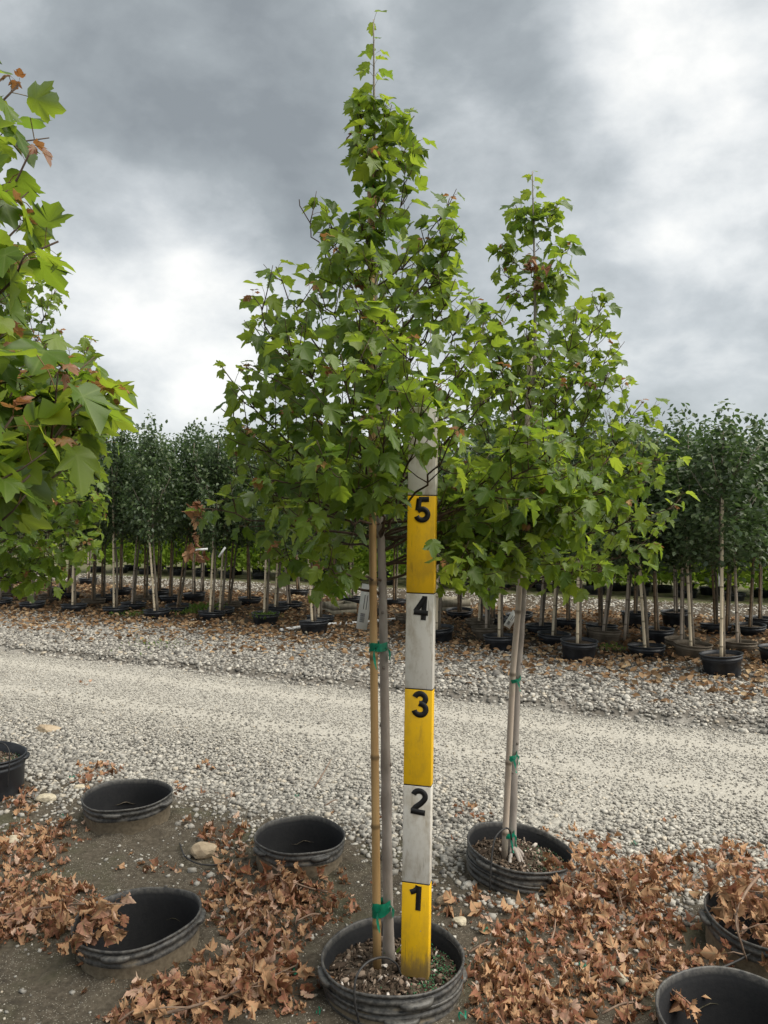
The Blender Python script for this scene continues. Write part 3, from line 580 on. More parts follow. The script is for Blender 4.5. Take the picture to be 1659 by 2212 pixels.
# ------------------------------------------------------------------ stakes and ties
def stake_mesh(pts, r, m, seed, taper=.8, gap=.27):
    R_ = np.random.default_rng(seed); p = spline(pts, 3); p = np.array([tuple(q) for q in pts], float) if len(pts) > 2 else p
    ln = np.linalg.norm(p[-1] - p[0]); zs = []; s = R_.uniform(.08, .2)
    while s < ln - .05: zs.append(s); s += gap * R_.uniform(.75, 1.2)
    ts = [0.0]; nd = [0.0]; rr = [1.0]
    for z in zs:
        for dz, b, q in ((-.012, 1.0, 0), (-.003, 1.12, .9), (.003, 1.12, 1), (.012, .98, .1)): ts.append((z + dz) / ln); rr.append(b); nd.append(q)
    ts.append(1.0); rr.append(1.0); nd.append(0); ts = np.array(ts)
    cum = np.concatenate([[0], np.cumsum(np.linalg.norm(np.diff(p, axis=0), axis=1))]); cum /= cum[-1]
    Q = np.stack([np.interp(ts, cum, p[:, i]) for i in range(3)], 1); V, T, F4 = tube(Q, r * np.array(rr) * (1 - (1 - taper) * ts), 10)
    return MB().add(V, T, F4, node=np.concatenate([np.repeat(nd, 10), [0, 0]])).mesh('bamboo_stake', m, True)
def rel(pts, o): return [Vector(p) - o for p in pts]
b0 = P(815, 2094, 2.46); tag(obj('bamboo_stake', stake_mesh(rel([b0, P(806, 1300, 2.46), P(800, 308, 2.46)], b0), .0138, M['bam_gold'], 1), None, b0), 'thick golden bamboo stake tied to the maple beside the measuring pole', 'stake')
b2 = P(1089, 1858, 3.2); tag(obj('bamboo_stake', stake_mesh(rel([b2, P(1108, 1450, 3.21), P(1122, 1285, 3.22), P(1146, 760, 3.24)], b2), .0135, M['bam_grey'], 2, .85, .33), None, b2), 'weathered grey bamboo stake tied to the maple in the tilted pot', 'stake')
def tie(loc, rx, ry, h, ang, label, tails=1, wraps=2):
    R_ = np.random.default_rng(int(abs(loc[0] * 1e4)) + 5); mb = MB(); S = 20
    for w in range(wraps):
        th = np.arange(S) / S * 6.2832; sl = R_.normal(0, .006); zc = R_.normal(0, h * .25) * (w > 0); rows = []
        for dz in (-.5, .5):
            e = 1 + .02 * w + .03 * np.sin(5 * th + w)
            rows.append(np.stack([rx * e * np.cos(th), ry * e * np.sin(th), zc + dz * h * (1 - .35 * w) + sl * np.cos(th) + .0015 * np.sin(4 * th)], 1))
        mb.add(np.concatenate(rows), None, [(i, (i + 1) % S, S + (i + 1) % S, S + i) for i in range(S)])
    for q in range(tails):
        n = 7; t = np.linspace(0, 1, n); L = R_.uniform(.04, .07); dx = (-1 if q == 0 else 1); base = np.array([-rx * .95 if q == 0 else rx * .2, -ry * .8, 0])
        c = base + np.stack([dx * .018 * np.sin(t * 2.4) , -.012 * t, -L * t ** 1.4 + .006 * np.sin(3 * t)], 1); wv = np.stack([.009 * np.cos(3 * t), .006 * np.sin(4 * t), 0 * t + .003], 1)
        mb.add(np.concatenate([c - wv, c + wv]), None, [(i, i + 1, n + i + 1, n + i) for i in range(n - 1)])
    o = obj('tape_tie', mb.mesh('tape_tie', M['tape'], True), None, loc, (0, 0, ang)); return tag(o, label, 'tie')
tie(P(818, 1396, 2.48), .041, .021, .017, .95, 'green plastic tape tie with a hanging tail, halfway up the golden stake', 2, 3)
tie(P(825, 1955, 2.48), .042, .022, .030, .95, 'wide green tape tie low on the golden stake, just above its pot', 2, 3)
tie(P(805, 404, 2.48), .032, .019, .016, .95, 'green tape tie near the top of the golden stake among leaves', 1, 2)
tie(P(1113, 1465, 3.24), .050, .022, .015, 1.25, 'green tape tie on the grey stake at the height of the road edge', 1, 3)
tie(P(1105, 1630, 3.24), .050, .022, .016, 1.25, 'green tape tie midway down the grey stake, with a loose end', 2, 3)
tie(P(1098, 1800, 3.235), .050, .024, .018, 1.25, 'green tape tie around the foot of the grey stake', 2, 3)

# ------------------------------------------------------------------ measuring pole
Zp = 2.40; pb = P(895, 2113, Zp); FT = .3048 * (Zp / 2.42); lean = math.radians(.85)
pole = thing('measuring_pole', pb, 'painted wooden measuring pole with alternating yellow and white feet numbered in black', 'pole', rot=(0, lean, math.radians(-14)))
PW, PT = .0885, .036
bounds = [0, .98, 1.99, 2.985, 3.975, 4.985, 5.9]
for i in range(6):
    z0, z1 = bounds[i] * FT + (.0012 if i else 0), bounds[i + 1] * FT - .0012; m = M['yellow'] if i % 2 == 0 else M['white']
    V, Q = box((0, PT / 2, (z0 + z1) / 2), (PW, PT, z1 - z0)); SECT = globals().get('SECT', []); o = obj('painted_section', mesh_np('painted_section', V, None, Q, m), pole)
    SECT.append(o); md = o.modifiers.new('b', 'BEVEL'); md.width = .0022; md.segments = 2
    if i < 5:
        V, Q = box((0, PT / 2, bounds[i + 1] * FT), (PW - .001, PT - .001, .0026)); obj('marker_line', mesh_np('marker_line', V, None, Q, M['black']), pole)
def arc(cx, cy, rx, ry, a0, a1, n=14):
    t = np.radians(np.linspace(a0, a1, n)); return [(cx + rx * math.cos(a), cy + ry * math.sin(a)) for a in t]
def strokes(paths, w):               # flat bold numerals 1 high
    mb = MB()
    for q, pts in enumerate(paths):
        p = np.array(pts, float); d = np.gradient(p, axis=0); d /= np.linalg.norm(d, axis=1)[:, None] + 1e-9; nn = np.stack([-d[:, 1], d[:, 0]], 1) * w / 2; n = len(p)
        a, b = p + nn, p - nn; z = -.0006 * (1 + .3 * q)
        V = np.concatenate([np.stack([a[:, 0], np.full(n, z), a[:, 1]], 1), np.stack([b[:, 0], np.full(n, z), b[:, 1]], 1)]); V2 = V.copy(); V2[:, 1] = .0
        mb.add(np.concatenate([V, V2]), None, [(i, i + 1, n + i + 1, n + i) for i in range(n - 1)] + [(2 * n + n + i, 2 * n + n + i + 1, 2 * n + i + 1, 2 * n + i) for i in range(n - 1)]
               + [(i, 2 * n + i, 2 * n + i + 1, i + 1) for i in range(n - 1)] + [(n + i, n + i + 1, 3 * n + i + 1, 3 * n + i) for i in range(n - 1)])
    return mb
DIG = {'1': [[(.05, .70), (.20, .77), (.31, .87), (.36, 1.0)], [(.40, 1.0), (.40, 0)]],
       '2': [arc(.31, .70, .235, .215, 170, -28, 16) + [(.40, .44), (.22, .27), (.10, .10), (.06, .09)], [(.03, .09), (.60, .09)]],
       '3': [arc(.295, .715, .215, .20, 165, -75, 16) + [(.26, .535)], [(.26, .535)] + arc(.295, .30, .235, .215, 88, -168, 18)],
       '4': [[(.44, 0), (.44, 1.0)], [(.45, .93), (.08, .32)], [(.02, .30), (.62, .30)]],
       '5': [[(.58, .91), (.17, .91)], [(.19, .95), (.12, .47)], arc(.285, .305, .235, .22, 140, -165, 20)]}
for ch, ft, xo, hh_, rz in (('1', .98, -.022, .076, 2), ('2', 1.99, -.022, .080, 5), ('3', 2.985, -.018, .080, 0), ('4', 3.975, -.021, .075, 3), ('5', 4.985, -.018, .078, -2)):
    mb = strokes(DIG[ch], .215); mb.V = [v * np.array([hh_, 1, hh_]) for v in mb.V]
    o = obj('numeral', mb.mesh('numeral', M['black']), SECT[int(ch) - 1], (xo, -.0004, ft * FT - hh_ - .006), (0, math.radians(rz), 0)); o['label'] = 'black numeral %s' % ch

# ------------------------------------------------------------------ pots
def pot_mesh(R, z0, bottom, m, seed, mudz=.05, seg=56, inner_floor=None):
    R_ = np.random.default_rng(seed); ph = R_.uniform(0, 6.28, 4)
    prof = [(R * .86, bottom, 1), (R * .935, .0, 1), (R * .945, z0 - .062, .75), (R * .962, z0 - .058, .35), (R * .966, z0 - .048, .3), (R * .95, z0 - .045, .4), (R * .953, z0 - .034, .3), (R * .985, z0 - .030, .1), (R * .99, z0 - .019, .1), (R * .968, z0 - .017, .25), (R * .972, z0 - .009, .1), (R * 1.0, z0 - .007, .0), (R * 1.003, z0 - .001, 0), (R * .985, z0 + .002, 0),
            (R * .965, z0 - .002, 0), (R * .955, z0 - .022, .2), (R * .93, z0 - .028, .3), (R * .925, z0 - .036, .1), (R * .91, z0 - .042, 0), (R * .90, z0 - .085, 0), (R * .89, z0 - .09, 0), (R * .80, bottom + .02, 0), (R * .02, bottom + .015, 0)]
    th = np.arange(seg) / seg * 6.28318; V = []; mud = []; dust = []
    for (r, z, q) in prof:
        w = 1 + .010 * np.sin(2 * th + ph[0]) + .005 * np.sin(3 * th + ph[1]); f = 1 if z > -.02 else 0
        V.append(np.stack([r * w * np.cos(th), r * w * np.sin(th), z + f * (.004 * np.sin(2 * th + ph[2]) + .002 * np.sin(5 * th + ph[3]))], 1)); mud.append(np.full(seg, q)); dust.append(np.full(seg, 1.0 if len(dust) < 15 else .05))
    n = len(prof); Q = [(a * seg + i, a * seg + (i + 1) % seg, (a + 1) * seg + (i + 1) % seg, (a + 1) * seg + i) for a in range(n - 1) for i in range(seg)]
    return mesh_np('pot_wall', np.concatenate(V), None, Q, m, dict(mud=np.concatenate(mud), dust=np.concatenate(dust)), True)
def lug_mesh(R, z, span, m):
    n = 12; th = np.linspace(-span, span, n); V = []
    for a, t in zip(th, np.linspace(-1, 1, n)):
        e = .018 * (1 - t ** 4); h = .011 * (1 - .5 * t ** 6)
        for (rr, zz) in ((R * .96, z - h), (R * .99 + e * .8, z - h), (R * .99 + e, z), (R * .99 + e * .8, z + h * .6), (R * .96, z + h * .6)): V.append((rr * math.cos(a), rr * math.sin(a), zz))
    Q = [(i * 5 + k_, i * 5 + k_ + 1, i * 5 + 5 + k_ + 1, i * 5 + 5 + k_) for i in range(n - 1) for k_ in range(4)]; return mesh_np('handle', V, None, Q, m, dict(mud=np.full(len(V), .1), dust=np.ones(len(V))), True)
def make_pot(name, spot, z0, label, seed, m='pot', bottom=-.38, tilt=(0, 0), lugs=(-1.75, 1.4, -.2, 2.9), soil=None, cat='pot', group=None, zoff=0):
    x, y, R = spot; root = thing(name, (x, y, float(hgt(x, y)) + zoff), label, cat, group, (tilt[0], tilt[1], 0))
    obj('pot_wall', pot_mesh(R, z0, bottom, M[m], seed), root)
    for a in lugs: obj('handle', lug_mesh(R, z0 - .024, .24, M[m]), root, (0, 0, 0), (0, 0, a))
    if soil is not None:
        R_ = np.random.default_rng(seed + 50); S = 40; rings = [np.zeros((1, 3))]; th = np.arange(S) / S * 6.28318
        for q in range(1, 11): r = R * .925 * q / 10; rings.append(np.stack([r * np.cos(th), r * np.sin(th), .010 * (1 - (q / 10) ** 2) + R_.normal(0, .003, S)], 1))
        V = np.concatenate(rings) + [0, 0, soil]; T = [(0, 1 + i, 1 + (i + 1) % S) for i in range(S)]; Q = [(1 + a * S + i, 1 + (a + 1) * S + i, 1 + (a + 1) * S + (i + 1) % S, 1 + a * S + (i + 1) % S) for a in range(9) for i in range(S)]
        so_ = obj('soil', mesh_np('soil', V, T, Q, M['soil'], None, True), root)
        N = 900; rr = R * .90 * np.sqrt(R_.random(N)); a = R_.uniform(0, 6.28, N); pos = np.stack([rr * np.cos(a), rr * np.sin(a), soil + .012 * (1 - (rr / R) ** 2) + R_.uniform(0, .006, N)], 1)
        ch = ICO * np.array([1.5, .7, .25]); tag(obj('mulch', mesh_np('mulch', inst(ch, rand_rot(N), pos, R_.lognormal(math.log(.0055), .45, N)), inst_f(ICF, 12, N), None, M['mulch'], dict(tint=np.repeat(np.clip(R_.normal(.36, .26, N), 0, 1), 12))), so_), kind='stuff')
        N = 420; a = R_.normal(-.1, .5, N); rr = R * np.clip(R_.normal(.62, .16, N), .2, .88); pos = np.stack([rr * np.cos(a), rr * np.sin(a), soil + .01 + R_.uniform(0, .006, N)], 1)
        tag(obj('moss', mesh_np('moss', inst(ICO, rand_rot(N), pos, R_.uniform(.0012, .0034, N)), inst_f(ICF, 12, N), None, M['prill'], dict(tint=np.repeat(R_.random(N), 12))), so_), kind='stuff')
    return root
mx_, my_, mR = POT['main']
make_pot('socket_pot', (mx_, my_, mR * .985), .052, 'muddy socket pot sleeve holding the pot at the measuring pole', 2, tilt=(0, 0), lugs=(-1.45, 1.6, .1, 3.1))
make_pot('nursery_pot', (mx_, my_, mR), .10, 'black ribbed pot with maple, golden stake and measuring pole standing in it', 3, bottom=-.2, soil=.033, lugs=(-1.25, 1.9, .35, 3.5))
sx_, sy_, sR = POT['second']; tl = (math.radians(2), math.radians(7))
make_pot('socket_pot', (sx_, sy_, sR * .985), .055, 'muddy socket sleeve under the tilted black pot of the shorter maple', 4, tilt=tl, lugs=(-1.2, 2, .4))
make_pot('nursery_pot', (sx_, sy_, sR), .112, 'tilted black pot holding the shorter maple, dry leaves against its side', 5, bottom=-.2, soil=.045, tilt=tl, lugs=(-2.4, -1.0, .8))
make_pot('socket_pot', POT['c'], .13, 'empty sunk black pot on the gravel, with a leaf heap behind it', 6, lugs=(-1.6, -.25, 2.8))
make_pot('socket_pot', POT['d'], .12, 'empty sunk black pot on the gravel edge, behind the tan rock', 7, tilt=(0, math.radians(1)), lugs=(-2.5, -1.0, .8))
make_pot('socket_pot', POT['e'], .115, 'empty sunk black pot with a dry leafy branch lying into it', 8, tilt=(0, math.radians(-3)), lugs=(-1.6, .12, 2.95))
make_pot('socket_pot', POT['f'], .11, 'sunk pot heaped with dry brown leaves and a drooping dead stem', 9, tilt=(0, math.radians(5)), lugs=(3.0, -1.6))
make_pot('socket_pot', POT['g'], .11, 'empty black pot with a pale scuffed rim and few dry leaves on it', 10, tilt=(0, math.radians(0)), lugs=(-1.6, 1.2))
make_pot('nursery_pot', POT['h'], .21, 'tall clean black pot holding the bushy maple with reddish tips', 11, m='pot_clean', bottom=-.05, soil=.15, lugs=(-1.2, .3))

# drip tubes
def hose(pts, label, r=.0035): 
    o0 = Vector(pts[0]); V, T, Q = tube(spline([Vector(p) - o0 for p in pts], 40), r, 6); return tag(obj('drip_tube', MB().add(V, T, Q).mesh('drip_tube', M['hose'], True), None, o0), label, 'tube')
hose([P(775, 2208, 2.235), P(766, 2160, 2.225), P(770, 2110, 2.24), P(795, 2078, 2.28), P(830, 2068, 2.33), P(856, 2082, 2.36), P(866, 2106, 2.38)], 'thin black drip tube arching over the rim of the pot at the measuring pole')
hose([P(1058, 1950, 3.02), P(1060, 1885, 3.01), P(1068, 1815, 3.05), P(1090, 1790, 3.1), P(1103, 1800, 3.16), P(1108, 1858, 3.22)], 'thin black drip tube looping up beside the grey stake')
hose([G(388, 1822, .01), G(400, 1850, .015), G(430, 1866, .012), G(470, 1868, .012), G(500, 1858, .02)], 'black drip tube curled round the tan rock')
hose([P(16, 1700, 3.93), P(20, 1650, 3.92), P(18, 1618, 3.93), P(0, 1605, 3.95), P(-25, 1625, 4.0)], 'black drip tube hanging over the tall clean pot')
hose([G(1395, 2090, .01), G(1450, 2100, .03), G(1530, 2098, .06), P(1600, 2072, 2.45), P(1650, 2040, 2.5)], 'black drip tube sagging between the two right hand pots')

# tags
def tag_obj(p, w, h, rot, label, code=True, name='plant_tag'):
    root = thing(name, p, label, 'tag', rot=rot); V, Q = box((0, 0, -h / 2), (w, .0008, h)); obj('card', mesh_np('card', V, None, Q, M['tagw']), root)
    if code:
        mb = MB(); R_ = np.random.default_rng(4)
        for q in range(9): V, Q = box((-w * .06 , -.0008, -h * (.66 + .022 * q)), (w * .42, .0004, h * R_.uniform(.006, .015))); mb.add(V, None, Q)
        for q in range(2): V, Q = box((w * (.18 - .25 * q), -.0008, -h * .40), (w * .06, .0004, h * .32)); mb.add(V, None, Q)
        obj('print', mb.mesh('print', M['tagp']), root)
    return root
tag_obj(P(794, 1262, 2.53), .036, .150, (0, math.radians(8), math.radians(-8)), 'long white barcode tag hanging behind the golden stake')
tag_obj(P(1114, 1322, 3.30), .032, .075, (0, math.radians(33), math.radians(10)), 'small white barcode tag hanging by the grey stake')

# ------------------------------------------------------------------ rocks
def rock(x, y, w, hr, m, label, seed, yaw=0):
    g = G(x, y, .01); R_ = np.random.default_rng(seed); import bmesh
    bm = bmesh.new(); bmesh.ops.create_icosphere(bm, subdivisions=3, radius=1); W = w / F * g.y / 2
    pl = [nrm(R_.normal(0, 1, 3)) for _ in range(9)]; off = R_.uniform(.62, .9, 9)
    for v_ in bm.verts:
        c = np.array(v_.co)
        for p_, o_ in zip(pl, off):
            d_ = c @ p_
            if d_ > o_: c = c - p_ * (d_ - o_) * .92
        c = c * (1 + .03 * math.sin(c[0] * 9 + c[1] * 7) + .02 * math.sin(c[2] * 17 + c[0] * 5)); v_.co = (c[0] * W, c[1] * W * .75, c[2] * W * hr)
    me = bpy.data.meshes.new('rock'); bm.to_mesh(me); bm.free(); me.materials.append(M[m])
    o = obj('rock', me, None, (g.x, g.y, float(hgt(g.x, g.y)) + W * hr * .45), (0, R_.uniform(-.1, .1), yaw)); return tag(o, label, 'rock')
rock(437, 1842, 64, .62, 'rock', 'largest tan rock lying on dry leaves inside a curl of black tube', 1, .2)
rock(957, 1948, 34, .75, 'rock', 'brown angular rock on the dirt between the pole and the tilted pot', 2)
rock(993, 1991, 36, .55, 'paler', 'pale yellow stone on bare dirt right of the pole', 3)
rock(100, 1727, 44, .5, 'paler', 'flat pale slab on the gravel near the leaf drift', 4); rock(28, 1812, 44, .35, 'paler', 'flat cream stone on dirt at the edge of the leaf drift', 5)
rock(105, 1575, 60, .3, 'rock', 'wide flat tan stone half sunk in the gravel shoulder', 6); rock(668, 1377, 20, .8, 'paler', 'small cream block on the far gravel bank below the white pipe', 7)
rock(170, 1700, 30, .4, 'paler', 'narrow whitish stone beside the empty pot on the gravel', 8); rock(540, 1905, 22, .4, 'paler', 'thin pale stone on leaves behind the bare dirt patch', 9)

# ------------------------------------------------------------------ fallen leaves
LIT = []   # (x, y, rx, ry, n, pile height)  in the photo, on the ground
LIT += [(80, 1800, 110, 22, 130, .03), (60, 1850, 90, 40, 200, .05), (90, 1930, 120, 40, 240, .04), (60, 2000, 110, 45, 330, .07), (40, 1725, 45, 35, 110, .04), (150, 1790, 70, 14, 70, .02), (215, 1665, 62, 16, 120, .04), (190, 1690, 25, 18, 30, .02),
        (380, 1708, 22, 18, 30, .02), (470, 1655, 40, 8, 30, .01), (480, 1715, 40, 12, 18, .01), (480, 1800, 60, 28, 110, .04), (520, 1850, 70, 30, 130, .04), (560, 1900, 120, 32, 220, .04), (500, 1960, 90, 50, 300, .04), (600, 1980, 110, 60, 420, .05), (640, 1900, 70, 50, 170, .05), (690, 1920, 60, 60, 170, .03), (540, 2040, 80, 25, 90, .02),
        (440, 2140, 190, 45, 480, .06), (520, 2100, 110, 40, 240, .06), (360, 2195, 130, 25, 180, .03), (600, 2080, 60, 40, 80, .02), (640, 2180, 40, 30, 30, .01), (330, 1880, 120, 12, 30, .01),
        (1000, 1758, 55, 14, 50, .02), (1260, 1810, 60, 20, 90, .03), (1150, 1790, 60, 8, 20, .01), (1200, 1900, 50, 60, 150, .06), (1290, 1880, 90, 50, 320, .06), (1390, 1900, 120, 55, 430, .06), (1500, 1880, 130, 40, 330, .06), (1600, 1870, 100, 50, 330, .08), (1240, 1960, 80, 50, 250, .06), (1330, 1990, 130, 60, 420, .05), (1420, 2010, 110, 55, 280, .04),
        (1120, 2020, 110, 60, 300, .03), (1080, 2110, 80, 80, 300, .03), (1180, 2120, 130, 80, 430, .03), (1310, 2140, 110, 80, 260, .03), (1120, 2190, 150, 40, 260, .03), (1290, 2060, 120, 40, 150, .02), (1420, 2090, 80, 40, 130, .02), (1500, 2080, 120, 30, 180, .03), (1020, 1960, 50, 30, 45, .01), (1080, 1900, 60, 40, 30, .01), (760, 1985, 40, 18, 25, .01),
        (950, 1990, 40, 30, 25, .01), (1390, 2180, 60, 40, 60, .02), (830, 2100, 400, 120, 60, .005), (1200, 1830, 60, 12, 25, .01), (230, 2120, 240, 80, 25, .004), (830, 1850, 800, 120, 60, .004), (150, 1478, 50, 6, 20, .01), (1010, 1567, 14, 3, 5, .005), (1440, 1765, 30, 5, 8, .01)]
FL = []; CR = []
for (cx, cy, rx, ry, n, ph) in LIT:
    for _ in range(int(n * (.42 if cx < 200 else .27))):
        a = rnd.uniform(0, 6.283); q = math.sqrt(rnd.random()) * (1 + .25 * rnd.gauss(0, .4)); x = cx + rx * q * math.cos(a); y = cy + ry * q * math.sin(a)
        if y < 1400: continue
        g = G(x, y, .01); hidden = False
        for kk, (px_, py_, r) in POT.items():
            if math.hypot(g.x - px_, g.y - py_) < r * 1.01: hidden = True
        if hidden: continue
        z = float(hgt(g.x, g.y)) + .008 + ph * max(0, 1 - q * q) * rnd.random(); yw = rnd.uniform(0, 6.28); tl_ = rnd.gauss(0, .28)
        FL.append((np.array([g.x, g.y, z]), np.array([math.cos(yw), math.sin(yw), tl_]), np.array([rnd.gauss(0, .33), rnd.gauss(0, .33), rnd.choice([1, 1, -1])]), rnd.choice((rnd.uniform(.022, .038), rnd.uniform(.032, .054))), min(1, max(0, rnd.gauss(.58, .31)))))
        for _c in range(2):
            g2 = G(x + rnd.gauss(0, rx * .12), y + rnd.gauss(0, ry * .12), .008)
            if all(math.hypot(g2.x - a_, g2.y - b_) > r_ * 1.02 for (a_, b_, r_) in POT.values()): CR.append((np.array([g2.x, g2.y, float(hgt(g2.x, g2.y)) + .004]), np.array([math.cos(yw + _c), math.sin(yw + _c), rnd.gauss(0, .1)]), np.array([rnd.gauss(0, .15), rnd.gauss(0, .15), 1]), rnd.uniform(.009, .021), min(1, max(0, rnd.gauss(.4, .28)))))
order = sorted(range(len(FL)), key=lambda i: -FL[i][3] / FL[i][0][1] * (1 if abs(proj(FL[i][0])[0] - 830) < 815 and proj(FL[i][0])[1] < 2195 else 0) * (1 + 4 * FL[i][0][2]))
big = set(order[:300])
for i in sorted(big):
    l = FL[i]; o = leaf_obj(DEAD_ME, l, 'fallen_leaf', None, (0, 0, 0)); tag(o, 'curled dry brown maple leaf lying loose on the leaf-strewn dirt', 'leaf', 'dry maple leaves fallen on the dirt')
rest = [FL[i] for i in range(len(FL)) if i not in big] + CR
tag(obj('leaf_litter', leaves_joined(DEAD, rest).mesh('leaf_litter', M['dead'], True)), 'drifts of dry brown maple leaves over the dirt and gravel', 'leaf litter', kind='stuff')
print('fallen', len(FL))

# dead leafy branches
def dead_branch(pts, clumps, label, seed, side=5):
    R_ = np.random.default_rng(seed); o0 = Vector(pts[0]); org = np.array(o0); root = thing('dead_branch', o0, label, 'branch'); sp = spline(pts, 24); mb = MB(); V, T, Q = tube(sp - org, np.linspace(.0055, .002, 24), 6); mb.add(V, T, Q); L = []
    for q in range(side):
        i = R_.integers(4, 23); d = nrm(R_.normal(0, 1, 3) * [1, 1, .35] + [0, 0, .1]) * R_.uniform(.06, .16); V, T, Q = tube([sp[i] - org, sp[i] - org + d * .5 + [0, 0, .008], sp[i] - org + d], [.0025, .002, .0012], 5); mb.add(V, T, Q)
        for w in range(5): L.append((sp[i] + d * R_.uniform(.3, 1), nrm(d + R_.normal(0, .06, 3)), R_.normal(0, 1, 3), R_.uniform(.035, .056), float(np.clip(R_.normal(.5, .2), 0, 1))))
    obj('stem', mb.mesh('stem', M['dry_twig'], True), root)
    for (c, s, n) in clumps:
        for _ in range(n):
            p_ = np.array(c) + R_.normal(0, 1, 3) * np.array(s); p_[2] = max(p_[2], float(hgt(p_[0], p_[1])) + .006)
            L.append((p_, nrm(np.array([R_.normal(0, .6), R_.normal(0, .6), -.5])), R_.normal(0, 1, 3), R_.uniform(.035, .056), float(np.clip(R_.normal(.62, .24), 0, 1))))
    for l in L: leaf_obj(DEAD_ME, l, 'dry_leaf', root, org)
    return root
dead_branch([G(-30, 1985, .03), G(70, 1965, .06), P(170, 1953, 2.58), P(280, 1952, 2.62)], [(P(225, 1975, 2.60), (.035, .05, .03), 34), (P(195, 1985, 2.55), (.04, .05, .03), 26)], 'dead leafy branch reaching over the rim into the empty pot', 1)
dead_branch([P(1240, 1850, 3.15), P(1215, 1890, 3.05), P(1195, 1950, 2.98), G(1175, 2010, .02)], [(P(1210, 1895, 3.03), (.03, .05, .06), 40), (P(1200, 1950, 2.98), (.04, .05, .05), 45)], 'bunch of dry leaves on a dead stem leaning against the tilted pot', 2)
dead_branch([P(1640, 1890, 2.7), P(1610, 1930, 2.58), P(1590, 1985, 2.45), P(1605, 2050, 2.42), G(1618, 2085, .02)], [(P(1640, 1945, 2.66), (.05, .09, .03), 60), (P(1580, 1915, 2.70), (.05, .07, .03), 40), (P(1690, 1960, 2.66), (.05, .08, .03), 40), (P(1640, 1990, 2.6), (.05, .07, .025), 30)], 'dead branch with drooping stem heaped over the leaf filled pot', 3)
dead_branch([G(330, 2196, .02), G(430, 2170, .05), G(520, 2140, .06), G(640, 2085, .03)], [(G(360, 2150, .03), (.05, .05, .02), 26), (G(470, 2130, .05), (.06, .05, .02), 34), (G(560, 2110, .05), (.05, .05, .02), 30)], 'long dead branch with dry leaves lying across the bare dirt', 4, 9)
dead_branch([G(560, 1850, .05), G(600, 1880, .06), G(650, 1912, .05), G(720, 1930, .02)], [(G(620, 1890, .06), (.06, .05, .025), 36)], 'dead twig with dry leaves in front of the empty pot behind the tan rock', 5, 6)
dead_branch([G(1300, 1860, .03), G(1330, 1910, .08), G(1345, 1960, .05)], [(G(1330, 1900, .07), (.06, .05, .03), 30)], 'short dead twig standing out of the leaf drift by the gravel', 6, 5)
dead_branch([P(1425, 2120, 2.35), P(1440, 2128, 2.30), P(1455, 2140, 2.28)], [(P(1452, 2130, 2.3), (.02, .02, .02), 10), (P(1520, 2110, 2.36), (.02, .015, .01), 6)], 'few dry leaves on a stub caught on the scuffed pot rim', 7, 1)

# loose sticks, tape scraps
for q, (x0, y0, x1, y1) in enumerate(((1180, 2060, 1200, 1985), (690, 1975, 640, 1990), (1300, 2190, 1370, 2165), (700, 1742, 730, 1728), (680, 1700, 715, 1640), (1010, 2060, 1060, 2035), (500, 2035, 560, 1990), (250, 2212, 300, 2180))):
    a, b = G(x0, y0, .012), G(x1, y1, .03); V, T, Q = tube(spline([a - a, (b - a) * .5 + Vector((.01, 0, .012)), b - a], 8), [.004, .0038, .0036, .0034, .0032, .003, .0025, .002], 6)
    tag(obj('stick', MB().add(V, T, Q).mesh('stick', M['dry_twig'], True), None, a), 'thin dry stick lying loose on the ground among the leaves', 'stick', 'loose dry sticks on the ground')
for q, (x, y, s) in enumerate(((155, 1680, 14), (135, 1762, 10), (640, 1718, 10), (690, 2180, 12), (1045, 2010, 16), (640, 2095, 26), (1260, 2090, 22), (1140, 2035, 12), (1370, 1820, 14), (820, 1985, 9), (1000, 2190, 24), (1330, 1880, 12))):
    g = G(x, y, .014); L_ = s / F * g.y; n = 8; t = np.linspace(-.5, .5, n); yw = rnd.uniform(-.6, .6); c = np.stack([L_ * t, .008 * np.sin(t * 9 + q), .006 + .006 * np.sin(t * 11 + q)], 1); w = np.stack([0 * t, .005 + 0 * t, .004 * np.sin(t * 8)], 1)
    tag(obj('tape_scrap', mesh_np('tape_scrap', np.concatenate([c - w, c + w]), None, [(i, i + 1, n + i + 1, n + i) for i in range(n - 1)], M['tape'], None, True), None, (g.x, g.y, float(hgt(g.x, g.y)) + .008), (0, 0, yw)), 'crumpled scrap of green plastic tape on the ground', 'scrap', 'green tape scraps on the ground')

# grey split block
g = G(1335, 2108, .02); V, Q = box((0, 0, 0), (.03, .075, .018)); o = obj('wood_chunk', mesh_np('wood_chunk', V, None, Q, M['wood']), None, (g.x, g.y, .02), (.1, .05, .35)); md = o.modifiers.new('b', 'BEVEL'); md.width = .004; tag(o, 'small grey split piece of wood lying among dry leaves', 'wood')

